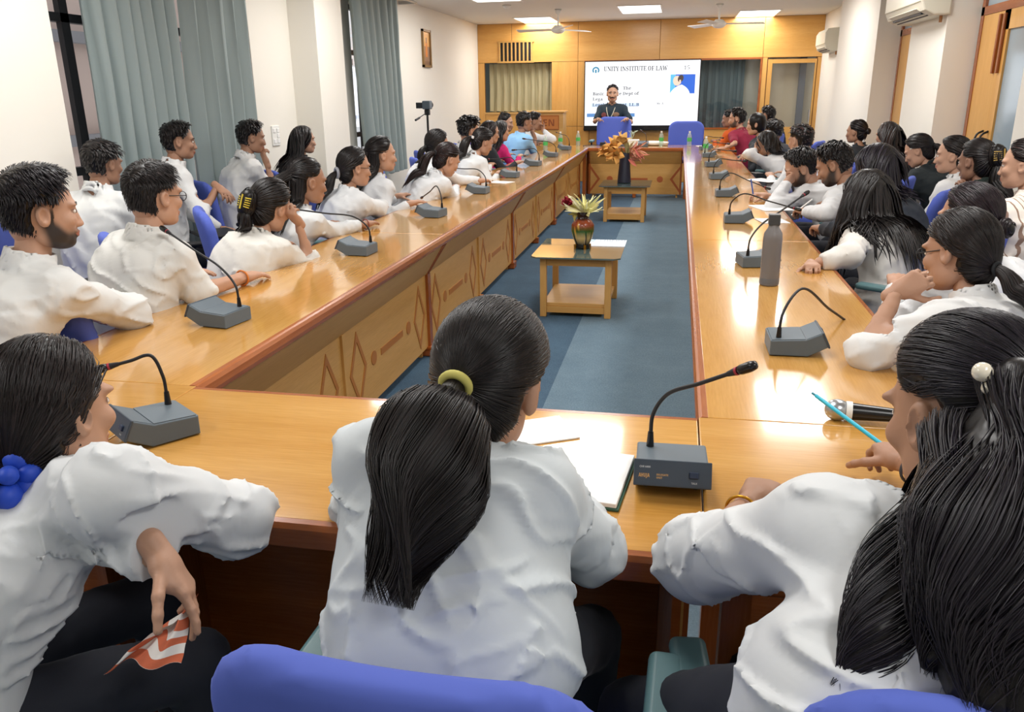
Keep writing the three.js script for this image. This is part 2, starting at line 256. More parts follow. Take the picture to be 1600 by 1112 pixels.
// screen
{
  const tl = pZ(914.5, 96, ZF), br = pZ(1090, 203, ZF), w = br.x - tl.x, h = tl.y - br.y, z = ZF + .12;
  const g = thing('display_screen', 'large wall screen showing a white slide with blue portrait', 'screen', (tl.x + br.x) / 2, (tl.y + br.y) / 2, z);
  mesh('bezel', box(-w / 2, w / 2, -h / 2, h / 2, -.075, 0, 'x', .01), MAT.blackGloss, g);
  const cv = document.createElement('canvas'); cv.width = 1024; cv.height = 600; const c = cv.getContext('2d');
  c.fillStyle = '#fbfcff'; c.fillRect(0, 0, 1024, 600);
  c.strokeStyle = '#3a7fa0'; c.lineWidth = 14; c.beginPath(); c.arc(96, 78, 26, Math.PI * .75, Math.PI * 2.25); c.stroke(); c.fillStyle = '#3a7fa0'; c.fillRect(88, 72, 16, 30);
  c.fillStyle = '#22252c'; c.font = 'bold 58px serif'; c.fillText('UNITY INSTITUTE OF LAW', 168, 88, 570); c.font = '50px serif'; c.fillText('15', 880, 84);
  c.font = 'bold 40px serif'; c.fillText('The', 345, 262); c.fillText('Basic           ce Dept of', 70, 312); c.fillText('Lega', 70, 362);
  c.fillStyle = '#c9d8ee'; c.fillRect(60, 388, 440, 34); c.fillStyle = '#27405e'; c.fillText('Legal       tion at  LL.B', 70, 416); c.fillStyle = '#5b87bd'; c.fillRect(20, 484, 440, 34);
  c.fillStyle = '#30343c'; c.font = 'bold 22px serif'; c.fillText('Mr. A', 655, 402);
  c.fillStyle = '#2f63c9'; c.fillRect(768, 128, 218, 176); c.fillStyle = '#5fb6dd'; c.fillRect(768, 128, 46, 176);
  c.fillStyle = '#e9c9b4'; c.beginPath(); c.ellipse(828, 186, 36, 46, 0, 0, 7); c.fill(); c.fillStyle = '#4a3b37'; c.beginPath(); c.ellipse(858, 166, 24, 34, .3, 0, 7); c.fill(); c.fillStyle = '#e9c9b4'; c.fillRect(846, 178, 16, 34);
  c.fillStyle = '#fbfcff'; c.beginPath(); c.moveTo(768, 304); c.quadraticCurveTo(800, 240, 870, 222); c.quadraticCurveTo(930, 250, 944, 304); c.fill();
  const tx = new THREE.CanvasTexture(cv); tx.colorSpace = THREE.SRGBColorSpace;
  const sw = w - .035, sh = h - .1, pg = new THREE.PlaneGeometry(sw, sh); pg.translate(0, .035, .002);
  mesh('screen_face', pg, new THREE.MeshStandardMaterial({ color: 0x050505, roughness: .3, emissive: 0xffffff, emissiveMap: tx, emissiveIntensity: 1.15 }), g);
  const l = new THREE.RectAreaLight(0xf4f7ff, .6, sw, sh); l.position.set(0, .035, .01); l.rotation.y = Math.PI; g.add(l);
}
// ceiling panels
PANELS.forEach(([x, z], i) => {
  const g = thing('ceiling_light', 'lit white ceiling panel ' + (i >= 10 ? ['before the wall screen', 'above the tall black vase', 'above the round painted vase', 'above the near table section'][i - 10] : x > 0 ? ['before the glazed far door', 'near the bright pillar by the doors', 'near the air conditioner on the pillar', 'before the double wooden door', 'above the near door side corner table'][i / 2] : ['before the vent grille', 'above the camera tripod', 'above the white column', 'above the wide curtains', 'above the near curtain side corner table'][(i - 1) / 2]), 'ceiling light', x, CEIL, z, 0, i >= 10 ? 'middle row of ceiling panels' : x > 0 ? 'door side row of ceiling panels' : 'curtain side row of ceiling panels');
  const w = PANEL_W / 2, l = PANEL_L / 2;
  mesh('frame', [box(-w - .02, w + .02, -.012, 0, -l - .02, -l), box(-w - .02, w + .02, -.012, 0, l, l + .02), box(-w - .02, -w, -.012, 0, -l, l), box(w, w + .02, -.012, 0, -l, l)], MAT.white, g);
  const d = new THREE.PlaneGeometry(PANEL_W, PANEL_L); d.rotateX(Math.PI / 2); d.translate(0, -.004, 0);
  mesh('diffuser', d, new THREE.MeshStandardMaterial({ color: 0xffffff, emissive: PANEL_COLOR, emissiveIntensity: 3.0 }), g);
  const L = new THREE.RectAreaLight(PANEL_COLOR, PANEL_POWER, PANEL_W, PANEL_L); L.position.set(0, -.02, 0); L.rotation.x = -Math.PI / 2; g.add(L);
});
// fans
function fan(label, x, y, z, turn) {
  const g = thing('ceiling_fan', label, 'ceiling fan', x, CEIL, z, turn), dy = y - CEIL;
  mesh('rod', bar(V(0, 0, 0), V(0, dy, 0), .012), MAT.white, g); mesh('canopy', lathe([[.001, 0], [.05, 0], [.045, -.03], [.02, -.07], [.001, -.07]], 20), MAT.white, g);
  mesh('motor', lathe([[.001, dy + .05], [.05, dy + .045], [.1, dy], [.1, dy - .03], [.06, dy - .06], [.001, dy - .07]], 24), MAT.white, g);
  for (let i = 0; i < 3; i++) { const b = box(.1, .62, -.004, .004, -.06, .06, 'x', .003); const p = b.attributes.position; for (let k = 0; k < p.count; k++) { const t = (p.getX(k) - .1) / .52; p.setZ(k, p.getZ(k) * (.75 + .35 * t)); } b.rotateX(.2); b.translate(0, dy - .01, 0); b.rotateY(i * 2.0944); mesh('blade', b, MAT.white, g); }
}
fan('white ceiling fan before the vent grille', pZ(872, 40, -12.4).x, pZ(872, 45, -12.4).y, -12.4, .9);
fan('white ceiling fan over the screen side of the door row', pZ(1123, 40, -12.4).x, pZ(1123, 36, -12.4).y, -12.4, .12);
{ const p = pY(792, 8, CEIL); tag(mesh('smoke_detector', [lathe([[.001, 0], [.06, 0], [.055, -.02], [.03, -.04], [.001, -.042]], 20).translate(p.x, CEIL, p.z)], MAT.white, scene), 'small round white smoke detector on the ceiling', 'detector'); }
// ---------- conference table sections ----------
// profile across a wing, t = distance from the inner edge towards the sitters: top slab, bullnose, sloped fascia, skirt panel set back .135
function tableSection(label, group, len, wid, ends, back = MAT.panel) {   // built along local x (0..len), inner edge at z=0, sitters' side at z=-wid ... turned into place
  const g = thing('conference_table', label, 'table', 0, 0, 0, 0, group), o = rnd() * 9;
  mesh('tabletop', box(.0015, len - .0015, T - .035, T, -wid, -.022, 'x', .003, o), MAT.top, g);
  const bn = extrude([[0, T - .05], [.02, T - .05], [.026, T - .035], [.026, T - .012], [.018, T - .001], [0, T]].map(([z, y]) => [z, y]), len - .003, 0); bn.rotateY(Math.PI / 2); bn.scale(1, 1, -1);
  const toX = (prof, x0, x1, mat, name) => { const e = extrude(prof, x1 - x0, 0); const p = e.attributes.position; for (let i = 0; i < p.count; i++) { const a = p.getX(i), y = p.getY(i), d = p.getZ(i); p.setXYZ(i, x0 + d, y, a); } const q = e.index ? e.toNonIndexed() : e; const P = q.attributes.position; for (let i = 0; i < P.count; i += 3) { const a = [P.getX(i + 1), P.getY(i + 1), P.getZ(i + 1)]; P.setXYZ(i + 1, P.getX(i + 2), P.getY(i + 2), P.getZ(i + 2)); P.setXYZ(i + 2, ...a); } q.computeVertexNormals(); return mesh(name, muv(q, 'x', o), mat, g); };
  toX([[-.024, T - .05], [0, T - .05], [.004, T - .035], [.004, T - .014], [-.002, T - .003], [-.01, T], [-.024, T]], .0015, len - .0015, MAT.red, 'edge_moulding');
  toX([[-.02, T - .05], [-.012, T - .05], [-.125, .5], [-.145, .5]], .01, len - .01, MAT.panel, 'fascia');
  mesh('skirt_panel', box(.012, len - .012, .055, .5, -.15, -.132, 'x', 0, o + 3), MAT.panel, g);
  toX([[-wid - .02, T - .05], [-wid - .02, T - .012], [-wid - .014, T - .002], [-wid, T], [-wid + .001, T - .05]], .0015, len - .0015, MAT.red, 'outer_moulding');
  const zi = -.1285, inl = (name, geo, mat = MAT.inlay) => mesh(name, geo, mat, g);
  const diamond = cx => { const a = .105, h = .19, cy = .275, s = new THREE.Shape([[cx - a, cy], [cx, cy - h], [cx + a, cy], [cx, cy + h]].map(p => new THREE.Vector2(...p))); const k = .74; s.holes.push(new THREE.Path([[cx - a * k, cy], [cx, cy + h * k], [cx + a * k, cy], [cx, cy - h * k]].map(p => new THREE.Vector2(...p)))); const e = new THREE.ExtrudeGeometry(s, { depth: .003, bevelEnabled: false }); e.translate(0, 0, -.132); inl('diamond_inlay', e); };
  const half = len / 2;
  if (ends) { for (const cx of [.17, half - .17, half + .17, len - .17]) if (cx < len) diamond(cx);
    for (const c of [half / 2, half + half / 2]) { inl('bar_inlay', box(c - .17, c + .17, .255, .29, -.132, -.129)); for (const q of [-.27, .27]) { const d = new THREE.CylinderGeometry(.036, .036, .003, 24); d.rotateX(Math.PI / 2); d.translate(c + q, .273, -.1305); inl('dot_inlay', d); } }
    mesh('seam_post', box(half - .012, half + .012, .055, .5, -.132, -.12, 'y'), MAT.panel, g);
  } else { for (const cx of [.02, len - .02]) { const a = .15, h = .2, cy = .275, sg = cx < half ? 1 : -1; const pts = [[cx, cy + h], [cx + sg * a, cy], [cx, cy - h], [cx, cy - h * .76], [cx + sg * a * .74, cy], [cx, cy + h * .76]]; if (sg < 0) pts.reverse(); const e = extrude(pts, .003); e.translate(0, 0, -.132); inl('chevron_inlay', e, MAT.inlayRed); }
    inl('bar_inlay', box(half - .19, half + .19, .255, .29, -.132, -.129), MAT.inlayRed); for (const q of [-.37, .37]) { const d = new THREE.CylinderGeometry(.045, .045, .003, 24); d.rotateX(Math.PI / 2); d.translate(half + q, .273, -.1305); inl('dot_inlay', d, MAT.inlayRed); } }
  for (const e of [0.012, len - .012]) { mesh('end_post', box(e - .014, e + .014, .05, .5, -.135, -.115, 'y'), MAT.red, g); const r = bar(V(e, .5, -.13), V(e, T - .05, -.012), .011, 4); mesh('knee_brace', r, MAT.red, g); }
  const feet = ends ? [.03, half, len - .03] : [half]; for (const f of feet) { mesh('foot', [box(f - .025, f + .025, 0, .055, -.42, -.1, 'z', .012), box(f - .025, f + .025, .04, .06, -.2, -.1, 'z')], MAT.red, g); for (const q of [-.015, .012]) mesh('foot_strip', box(f + q - .004, f + q + .004, .052, .058, -.13, -.102), M(srgb('#d9b9a0'), .4), g); }
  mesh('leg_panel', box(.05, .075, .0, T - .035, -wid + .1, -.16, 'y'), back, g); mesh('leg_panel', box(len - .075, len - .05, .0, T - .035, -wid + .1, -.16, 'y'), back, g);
  return g;
}
{
  const L = (FZ0 - NZ1) / 4, wl = LI - LO - .03;   // four sections a side, 2.57 m each
  for (let i = 0; i < 4; i++) {
    const a = tableSection('honey wood table section ' + ['under the arm with the orange bracelet', 'under the small white sheet', 'before the person in the pink outfit', 'before the person in the light blue shirt'][i], 'table sections on the curtain side', -L, wl, true); a.position.set(LI, 0, NZ1 + L * i); a.rotation.y = Math.PI / 2;
    const b = tableSection('honey wood table section ' + ['under the tall grey water bottle', 'under the notepad and the white pen', 'before the person covering the face', 'before the person in the maroon shirt'][i], 'table sections on the door side', -L, RO - RI - .03, true); b.position.set(RI, 0, NZ1 + L * (i + 1)); b.rotation.y = -Math.PI / 2;
  }
  const n = tableSection('honey wood table section closing the near end of the square', null, RI - LI, NZ0 - NZ1 - .02, false, MAT.red); mesh('added_back_board', box(.02, RI - LI - .02, .02, T - .05, -.2, -.155, 'x'), MAT.red, n); n.position.set(RI, 0, NZ1); n.rotation.y = Math.PI;  // reddish wood; back board added and leg panels darkened for the under-table shade
  const f = tableSection('honey wood table section before the wall screen', null, RI - LI, FZ0 - FZ1, false); f.position.set(LI, 0, FZ0);
  const corner = (label, x0, x1, z0, z1, mx, mz) => { const g = thing('corner_table', label, 'table', (x0 + x1) / 2, 0, (z0 + z1) / 2), w = (x1 - x0) / 2, d = (z1 - z0) / 2; mesh('tabletop', box(-w + .001, w - .001, T - .035, T, -d + .001, d - .001, 'x', .003, rnd() * 5), MAT.top, g);
    mesh('edge_moulding', [box(-w, w, T - .05, T - .001, mz * d - .012, mz * d + .012, 'x', .01), box(mx * w - .012, mx * w + .012, T - .05, T - .001, -d, d, 'z', .01)], MAT.red, g); for (const [a, b] of [[-1, -1], [1, -1], [-1, 1], [1, 1]]) mesh('leg', box(a * (w - .06) - .025, a * (w - .06) + .025, 0, T - .035, b * (d - .06) - .025, b * (d - .06) + .025, 'y'), z1 > -2 ? MAT.red : MAT.red, g); if (z1 > -2) mesh('added_back_board', box(-w + .05, w - .05, .02, T - .05, -d + .04, -d + .06), MAT.red, g); };  // near corners only: reddish board added to darken the space below the top
  corner('honey wood corner table top at the near curtain side corner', LO + .02, LI, NZ1, NZ0, -1, 1); corner('honey wood corner table top at the near door side corner', RI, RO - .02, NZ1, NZ0, 1, 1);
  corner('honey wood corner table top at the far lectern corner', LO + .02, LI, FZ1, FZ0, -1, -1); corner('honey wood corner table top at the far glazed door corner', RI, RO - .02, FZ1, FZ0, 1, -1);
}
// ---------- glass topped side tables in the aisle ----------
function sideTable(label, x0, x1, zf) {
  const g = thing('side_table', label, 'side table', (x0 + x1) / 2, 0, zf - .34), w = (x1 - x0) / 2, d = .32, h = .425;
  for (const [a, b] of [[-1, -1], [1, -1], [-1, 1], [1, 1]]) mesh('leg', box(a * w - a * .045, a * w, 0, h, b * d - b * .045, b * d, 'y', .004), MAT.panel, g);
  mesh('rail', [box(-w + .045, w - .045, h - .06, h, d - .035, d - .01, 'x'), box(-w + .045, w - .045, h - .06, h, -d + .01, -d + .035, 'x'), box(-w + .01, -w + .035, h - .06, h, -d + .045, d - .045, 'z'), box(w - .035, w - .01, h - .06, h, -d + .045, d - .045, 'z')], MAT.panel, g);
  mesh('shelf', box(-w + .02, w - .02, .075, .1, -d + .02, d - .02, 'x', .003), MAT.panel, g);
  mesh('shelf_rail', [box(-w + .045, w - .045, .03, .075, d - .035, d - .012, 'x'), box(-w + .045, w - .045, .03, .075, -d + .012, -d + .035, 'x')], MAT.panel, g);
  const s = [[-w - .06, -d - .055], [w + .06, -d - .055], [w + .06, d + .02], [w + .02, d + .055], [-w - .02, d + .055], [-w - .06, d + .02]].map(([a, b]) => [a, -b]).reverse(), e = extrude(s, .01); e.rotateX(-Math.PI / 2); e.translate(0, h, 0);
  mesh('glass_top', e, M(srgb('#5b6f6c'), .04, { metalness: 0, clearcoat: 1, clearcoatRoughness: .02 }), g);
  return g;
}
sideTable('glass topped side table under the round painted vase', -.897, -.4, -5.42); sideTable('glass topped side table under the tall black vase', -.847, -.353, -9.875);
// vases and flowers
function petal(len, wid, curl, cup = .3) { const g = new THREE.PlaneGeometry(wid, len, 4, 6), p = g.attributes.position; for (let i = 0; i < p.count; i++) { const v = (p.getY(i) + len / 2) / len, u = p.getX(i) / wid * 2; const w = Math.sin(Math.PI * Math.min(.98, v * .9 + .08)); p.setXYZ(i, u * wid / 2 * w, v * len * Math.cos(curl * v), Math.sin(curl * v) * len * v + cup * u * u * wid * .5); } g.computeVertexNormals(); return g; }
function toward(geo, dir, spin, base) { geo.rotateY(spin); geo.applyQuaternion(new THREE.Quaternion().setFromUnitVectors(V(0, 1, 0), dir.clone().normalize())); return geo.translate(base.x, base.y, base.z); }
{
  seed = 91; const ds = { side: THREE.DoubleSide };
  const g = thing('flower_vase', 'round dark vase painted with a landscape holding yellow dried blooms', 'vase', -.638, .435, -5.765);
  const prof = [[.001, .0], [.052, 0], [.056, .012], [.05, .03], [.07, .08], [.082, .13], [.08, .17], [.062, .2], [.042, .215], [.04, .24], [.052, .262], [.048, .262], [.034, .24], [.034, .2]], vg = lathe(prof, 40), col = [], p = vg.attributes.position;
  for (let i = 0; i < p.count; i++) { const y = p.getY(i), a = Math.atan2(p.getZ(i), p.getX(i)), n = N3(a * 2.2, y * 30, 1), c = y < .05 ? srgb('#150f0e') : y > .205 ? srgb('#2a120f') : y > .165 + n * .02 ? srgb('#8a3f22') : y > .14 + n * .03 ? srgb('#d9a545') : y > .1 + n * .03 ? srgb('#2f5c2c') : y > .075 + n * .02 ? srgb('#c9ab70') : srgb('#241510'); col.push(c.r, c.g, c.b); }
  vg.setAttribute('color', new THREE.Float32BufferAttribute(col, 3)); mesh('vase_body', vg, M(0xffffff, .18, { vertexColors: true, side: THREE.DoubleSide }), g);
  mesh('stand', [cyl(.045, .045, 0, .012), ...[0, 1, 2, 3].map(i => box(-.008, .008, 0, .03, .05, .062).rotateY(i * 1.57 + .4))], MAT.gold, g);
  for (let i = 0; i < 46; i++) { const th = rr(0, 6.28), el = rr(.05, 1.25), d = V(Math.cos(th) * Math.cos(el), Math.sin(el), Math.sin(th) * Math.cos(el)); const b = V(0, .25, 0).addScaledVector(d, rr(.0, .03)); mesh('dried_petal', toward(petal(rr(.09, .17), rr(.02, .045), rr(-.7, .5)), d, rr(0, 6), b), M(new THREE.Color().setHSL(rr(.13, .17), rr(.45, .7), rr(.55, .75)), .8, ds), g); }
  const rd = mesh('red_rose', [...Array(16)].map((_, i) => toward(petal(.06, .05, .8 - i * .03, .5), V(Math.cos(i * 2.4) * (.15 + i * .05), 1, Math.sin(i * 2.4) * (.15 + i * .05)), i * 2.4, V(-.11, .31, .03))), M(srgb('#9c1f33'), .7, ds), g);
  for (let i = 0; i < 10; i++) { const d = V(rr(-.5, .1) - .4, rr(-.6, .2), rr(-.5, .5)); mesh('drooping_leaf', toward(petal(rr(.08, .14), .02, -.8), d, rr(0, 6), V(-.03, .27, 0)), M(srgb('#b7a95a'), .8, ds), g); }
  const k = thing('tall_vase', 'tall tapered black vase with orange and russet artificial flowers', 'vase', -.628, .437, -10.25);
  mesh('vase_body', lathe([[.001, 0], [.083, 0], [.085, .01], [.055, .36], [.05, .36], [.05, .2]], 28), M(srgb('#232838'), .35, ds), k);
  for (const [x, y, z, dx, dy, dz, c] of [[-.12, .42, .05, -.5, .5, .7, '#d9a155'], [-.19, .36, .02, -.9, .2, .4, '#cf9448'], [-.04, .47, .02, -.1, 1, .4, '#dcb06a'], [-.1, .35, .1, -.3, -.3, .9, '#d59c50']])
    mesh('orange_bloom', [...Array(9)].map((_, i) => toward(petal(.15, .09, .5 + .1 * (i % 3), .35), V(dx + .7 * Math.cos(i * .7), dy + .5 * Math.sin(i * 1.9), dz + .7 * Math.sin(i * .7)), i * 1.3, V(x, y, z))), M(srgb(c), .8, ds), k);
  for (let i = 0; i < 7; i++) mesh('cream_bud', toward(petal(rr(.12, .2), .05, rr(-.2, .5), .6), V(rr(-.1, .4), 1, rr(-.3, .3)), rr(0, 6), V(.03, .36, 0)), M(srgb('#d8cf9a'), .8, ds), k);
  for (let i = 0; i < 48; i++) { const d = V(rr(.1, 1), rr(-.9, .5), rr(-.5, .6)); mesh('russet_leaf', toward(petal(rr(.08, .16), rr(.02, .04), rr(-1, .4)), d, rr(0, 6), V(.1 + rr(-.06, .08), .38 + rr(-.1, .06), rr(-.08, .08))), M(new THREE.Color().setHSL(rr(.01, .06), rr(.5, .7), rr(.28, .45)), .8, ds), k); }
  mesh('stem', [...Array(6)].map((_, i) => bar(V(0, .2, 0), V(Math.cos(i) * .08, .42, Math.sin(i) * .08), .004)), M(srgb('#6b6a35'), .8), k);
}
// ---------- microphones ----------
const micLabelTex = (() => { const cv = document.createElement('canvas'); cv.width = 512; cv.height = 160; const c = cv.getContext('2d'); c.fillStyle = '#3a4552'; c.fillRect(0, 0, 512, 160); c.fillStyle = '#c3c7c8'; c.font = 'bold 17px sans-serif'; c.fillText('CHR 6400', 28, 48); c.fillStyle = '#d0a05a'; c.font = 'bold 36px sans-serif'; c.fillText('AHUJA', 24, 112, 76); c.font = 'bold 17px sans-serif'; c.fillText('DELEGATE', 146, 98); c.fillText('UNIT', 146, 118); c.fillStyle = '#c3c7c8'; c.fillText('TALK', 385, 142); const t = new THREE.CanvasTexture(cv); t.colorSpace = THREE.SRGBColorSpace; return t; })();
function micUnit(label, p, turn, tipLocal, group) {   // local +z = the sitter's side
  const g = thing('conference_microphone', label, 'microphone', p.x, T, p.z, turn, group), w = .072;
  const prof = [[-.078, .006], [-.078, .046], [.022, .052], [.066, .073], [.084, .036], [.03, .006]], b = extrude(prof, 2 * w - .006, .003), q = b.attributes.position;
  for (let i = 0; i < q.count; i++) { const a = q.getX(i), y = q.getY(i), d = q.getZ(i); q.setXYZ(i, -(d - w + .003), y, a); } b.computeVertexNormals(); mesh('base', b, MAT.micSide, g);
  const ang = Math.atan2(.021, .044), tp = box(-w + .004, w - .004, -.001, .0016, -.0485, .0485); tp.rotateX(Math.atan2(.006, .1) * -1); tp.translate(0, .0525, -.028); const tp2 = box(-w + .004, w - .004, -.001, .0016, -.024, .024); tp2.rotateX(-ang); tp2.translate(0, .0655, .0445); mesh('top_cover', [tp, tp2], MAT.micSide, g);
  const fp = new RoundedBoxGeometry(2 * w + .006, .052, .006, 2, .002), tilt = Math.atan2(.018, .037); fp.rotateX(-tilt); fp.translate(0, .0555, .078); const fpm = mesh('front_panel', muv(fp), MAT.micPanel, g);
  const pl = new THREE.PlaneGeometry(2 * w, .046); pl.translate(0, 0, .0036); pl.rotateX(-tilt); pl.translate(0, .0555, .078); mesh('lettering', pl, M(0xffffff, .45, { map: micLabelTex }), fpm);
  const bt = new RoundedBoxGeometry(.018, .013, .008, 2, .002); bt.translate(.041, 0, .005); bt.rotateX(-tilt); bt.translate(0, .0545, .078); mesh('talk_button', bt, M(srgb('#1f2e48'), .4), fpm);
  mesh('rubber_foot', [-1, 1].flatMap(a => [-.06, .02].map(z => cyl(.009, .009, 0, .008, a * .05, z, 10))), MAT.black, g);
  const r0 = V(-.045, .05, -.055), tip = tipLocal; const m1 = V(r0.x + (tip.x - r0.x) * .02, r0.y + .075, r0.z + (tip.z - r0.z) * .02), m2 = V(lerp(r0.x, tip.x, .2), Math.max(lerp(r0.y, tip.y, .55), r0.y + .13), lerp(r0.z, tip.z, .2));
  mesh('gooseneck', tube([r0.clone().add(V(0, .03, 0)), m1, m2, lerpV(m2, tip, .5), tip], .0042, 36, 8), MAT.black, g); mesh('neck_socket', cyl(.0085, .006, .05, .085, r0.x, r0.z, 14), MAT.blackGloss, g);
  const dir = tip.clone().sub(m2).normalize(), ring = bar(tip, tip.clone().addScaledVector(dir, .005), .0085, 16), hd = lathe([[.001, 0], [.0075, 0], [.01, .008], [.0105, .03], [.008, .04], [.001, .043]], 16); hd.applyQuaternion(new THREE.Quaternion().setFromUnitVectors(V(0, 1, 0), dir)); const t2 = tip.clone().addScaledVector(dir, .005); hd.translate(t2.x, t2.y, t2.z);
  mesh('neck_ferrule', bar(tip.clone().addScaledVector(dir, -.02), tip, .005, 12, .008), MAT.black, g); mesh('red_ring', ring, M(srgb('#a3283a'), .4), g); mesh('mic_head', hd, MAT.blackGloss, g);
  return g;
}
function lerpV(a, b, t) { return a.clone().lerp(b, t); }
const micTip = (p, turn, px, py, plane, v) => { const w = at([px, py, plane, v]); return w.sub(V(p.x, T, p.z)).applyAxisAngle(V(0, 1, 0), -turn); };
{
  seed = 5;
  const n2 = pY(1048, 752, T); let tn = .02; micUnit('grey desk microphone with gold lettering beside the green notebook', n2, tn, micTip(n2, tn, 1150, 580, 'z', n2.z + .06));
  const n1 = pY(243, 680, T); tn = -.62; micUnit('grey desk microphone facing the person with the blue scrunchie', n1, tn, micTip(n1, tn, 172, 572, 'z', n1.z - .02));
  const ml = k => V(-1.575, 0, -2.52 - 1.318 * k), mr = k => V(.385, 0, -2.5 - 1.318 * k);
  const lt = [[262, 362], [462, 327], [660, 308], [702, 262], null, null, [821, 217], [870, 207]];
  for (let k = 0; k < 8; k++) { const p = ml(k), t = -Math.PI / 2 - .1 + rr(-.1, .1); micUnit('grey desk microphone ' + ['beside the arm with the orange bracelet', 'before the person with the yellow hair claw', 'before the upright person with white hair clip', 'beside the small white sheet on the curtain side', 'before the person with hair clip looking down', 'before the person in the pink outfit', 'before the person in the light blue shirt', 'before the person with raised hands'][k], p, t, lt[k] ? micTip(p, t, lt[k][0], lt[k][1], 'x', [-1.88, -1.9, -1.82, -1.85, 0, 0, -1.85, -1.8][k]) : V(.02, .17, .2), 'microphones on the curtain side tables'); }
  const rt = [[1335, 510], [1255, 305], [1240, 325], [1195, 292], null, null, null, null];
  for (let k = 0; k < 8; k++) { const p = mr(k), t = Math.PI / 2 + .1 + rr(-.1, .1); micUnit('grey desk microphone ' + ['bent low towards the person resting a cheek on a fist', 'behind the tall grey water bottle', 'beside the notepad and the white pen', 'before the person writing with the blue pen', 'before the person covering the face', 'before the person in headscarf', 'before the person in the maroon shirt', 'at the glazed door corner beyond the maroon shirt'][k], p, t, rt[k] ? micTip(p, t, rt[k][0], rt[k][1], 'x', [.66, .6, .68, .65][k]) : V(.02, .16, .2), 'microphones on the door side tables'); }
  micUnit('desk microphone with upright neck on the table before the screen', V(-.5, 0, -12.5), Math.PI, V(0.03, .22, .05));
}
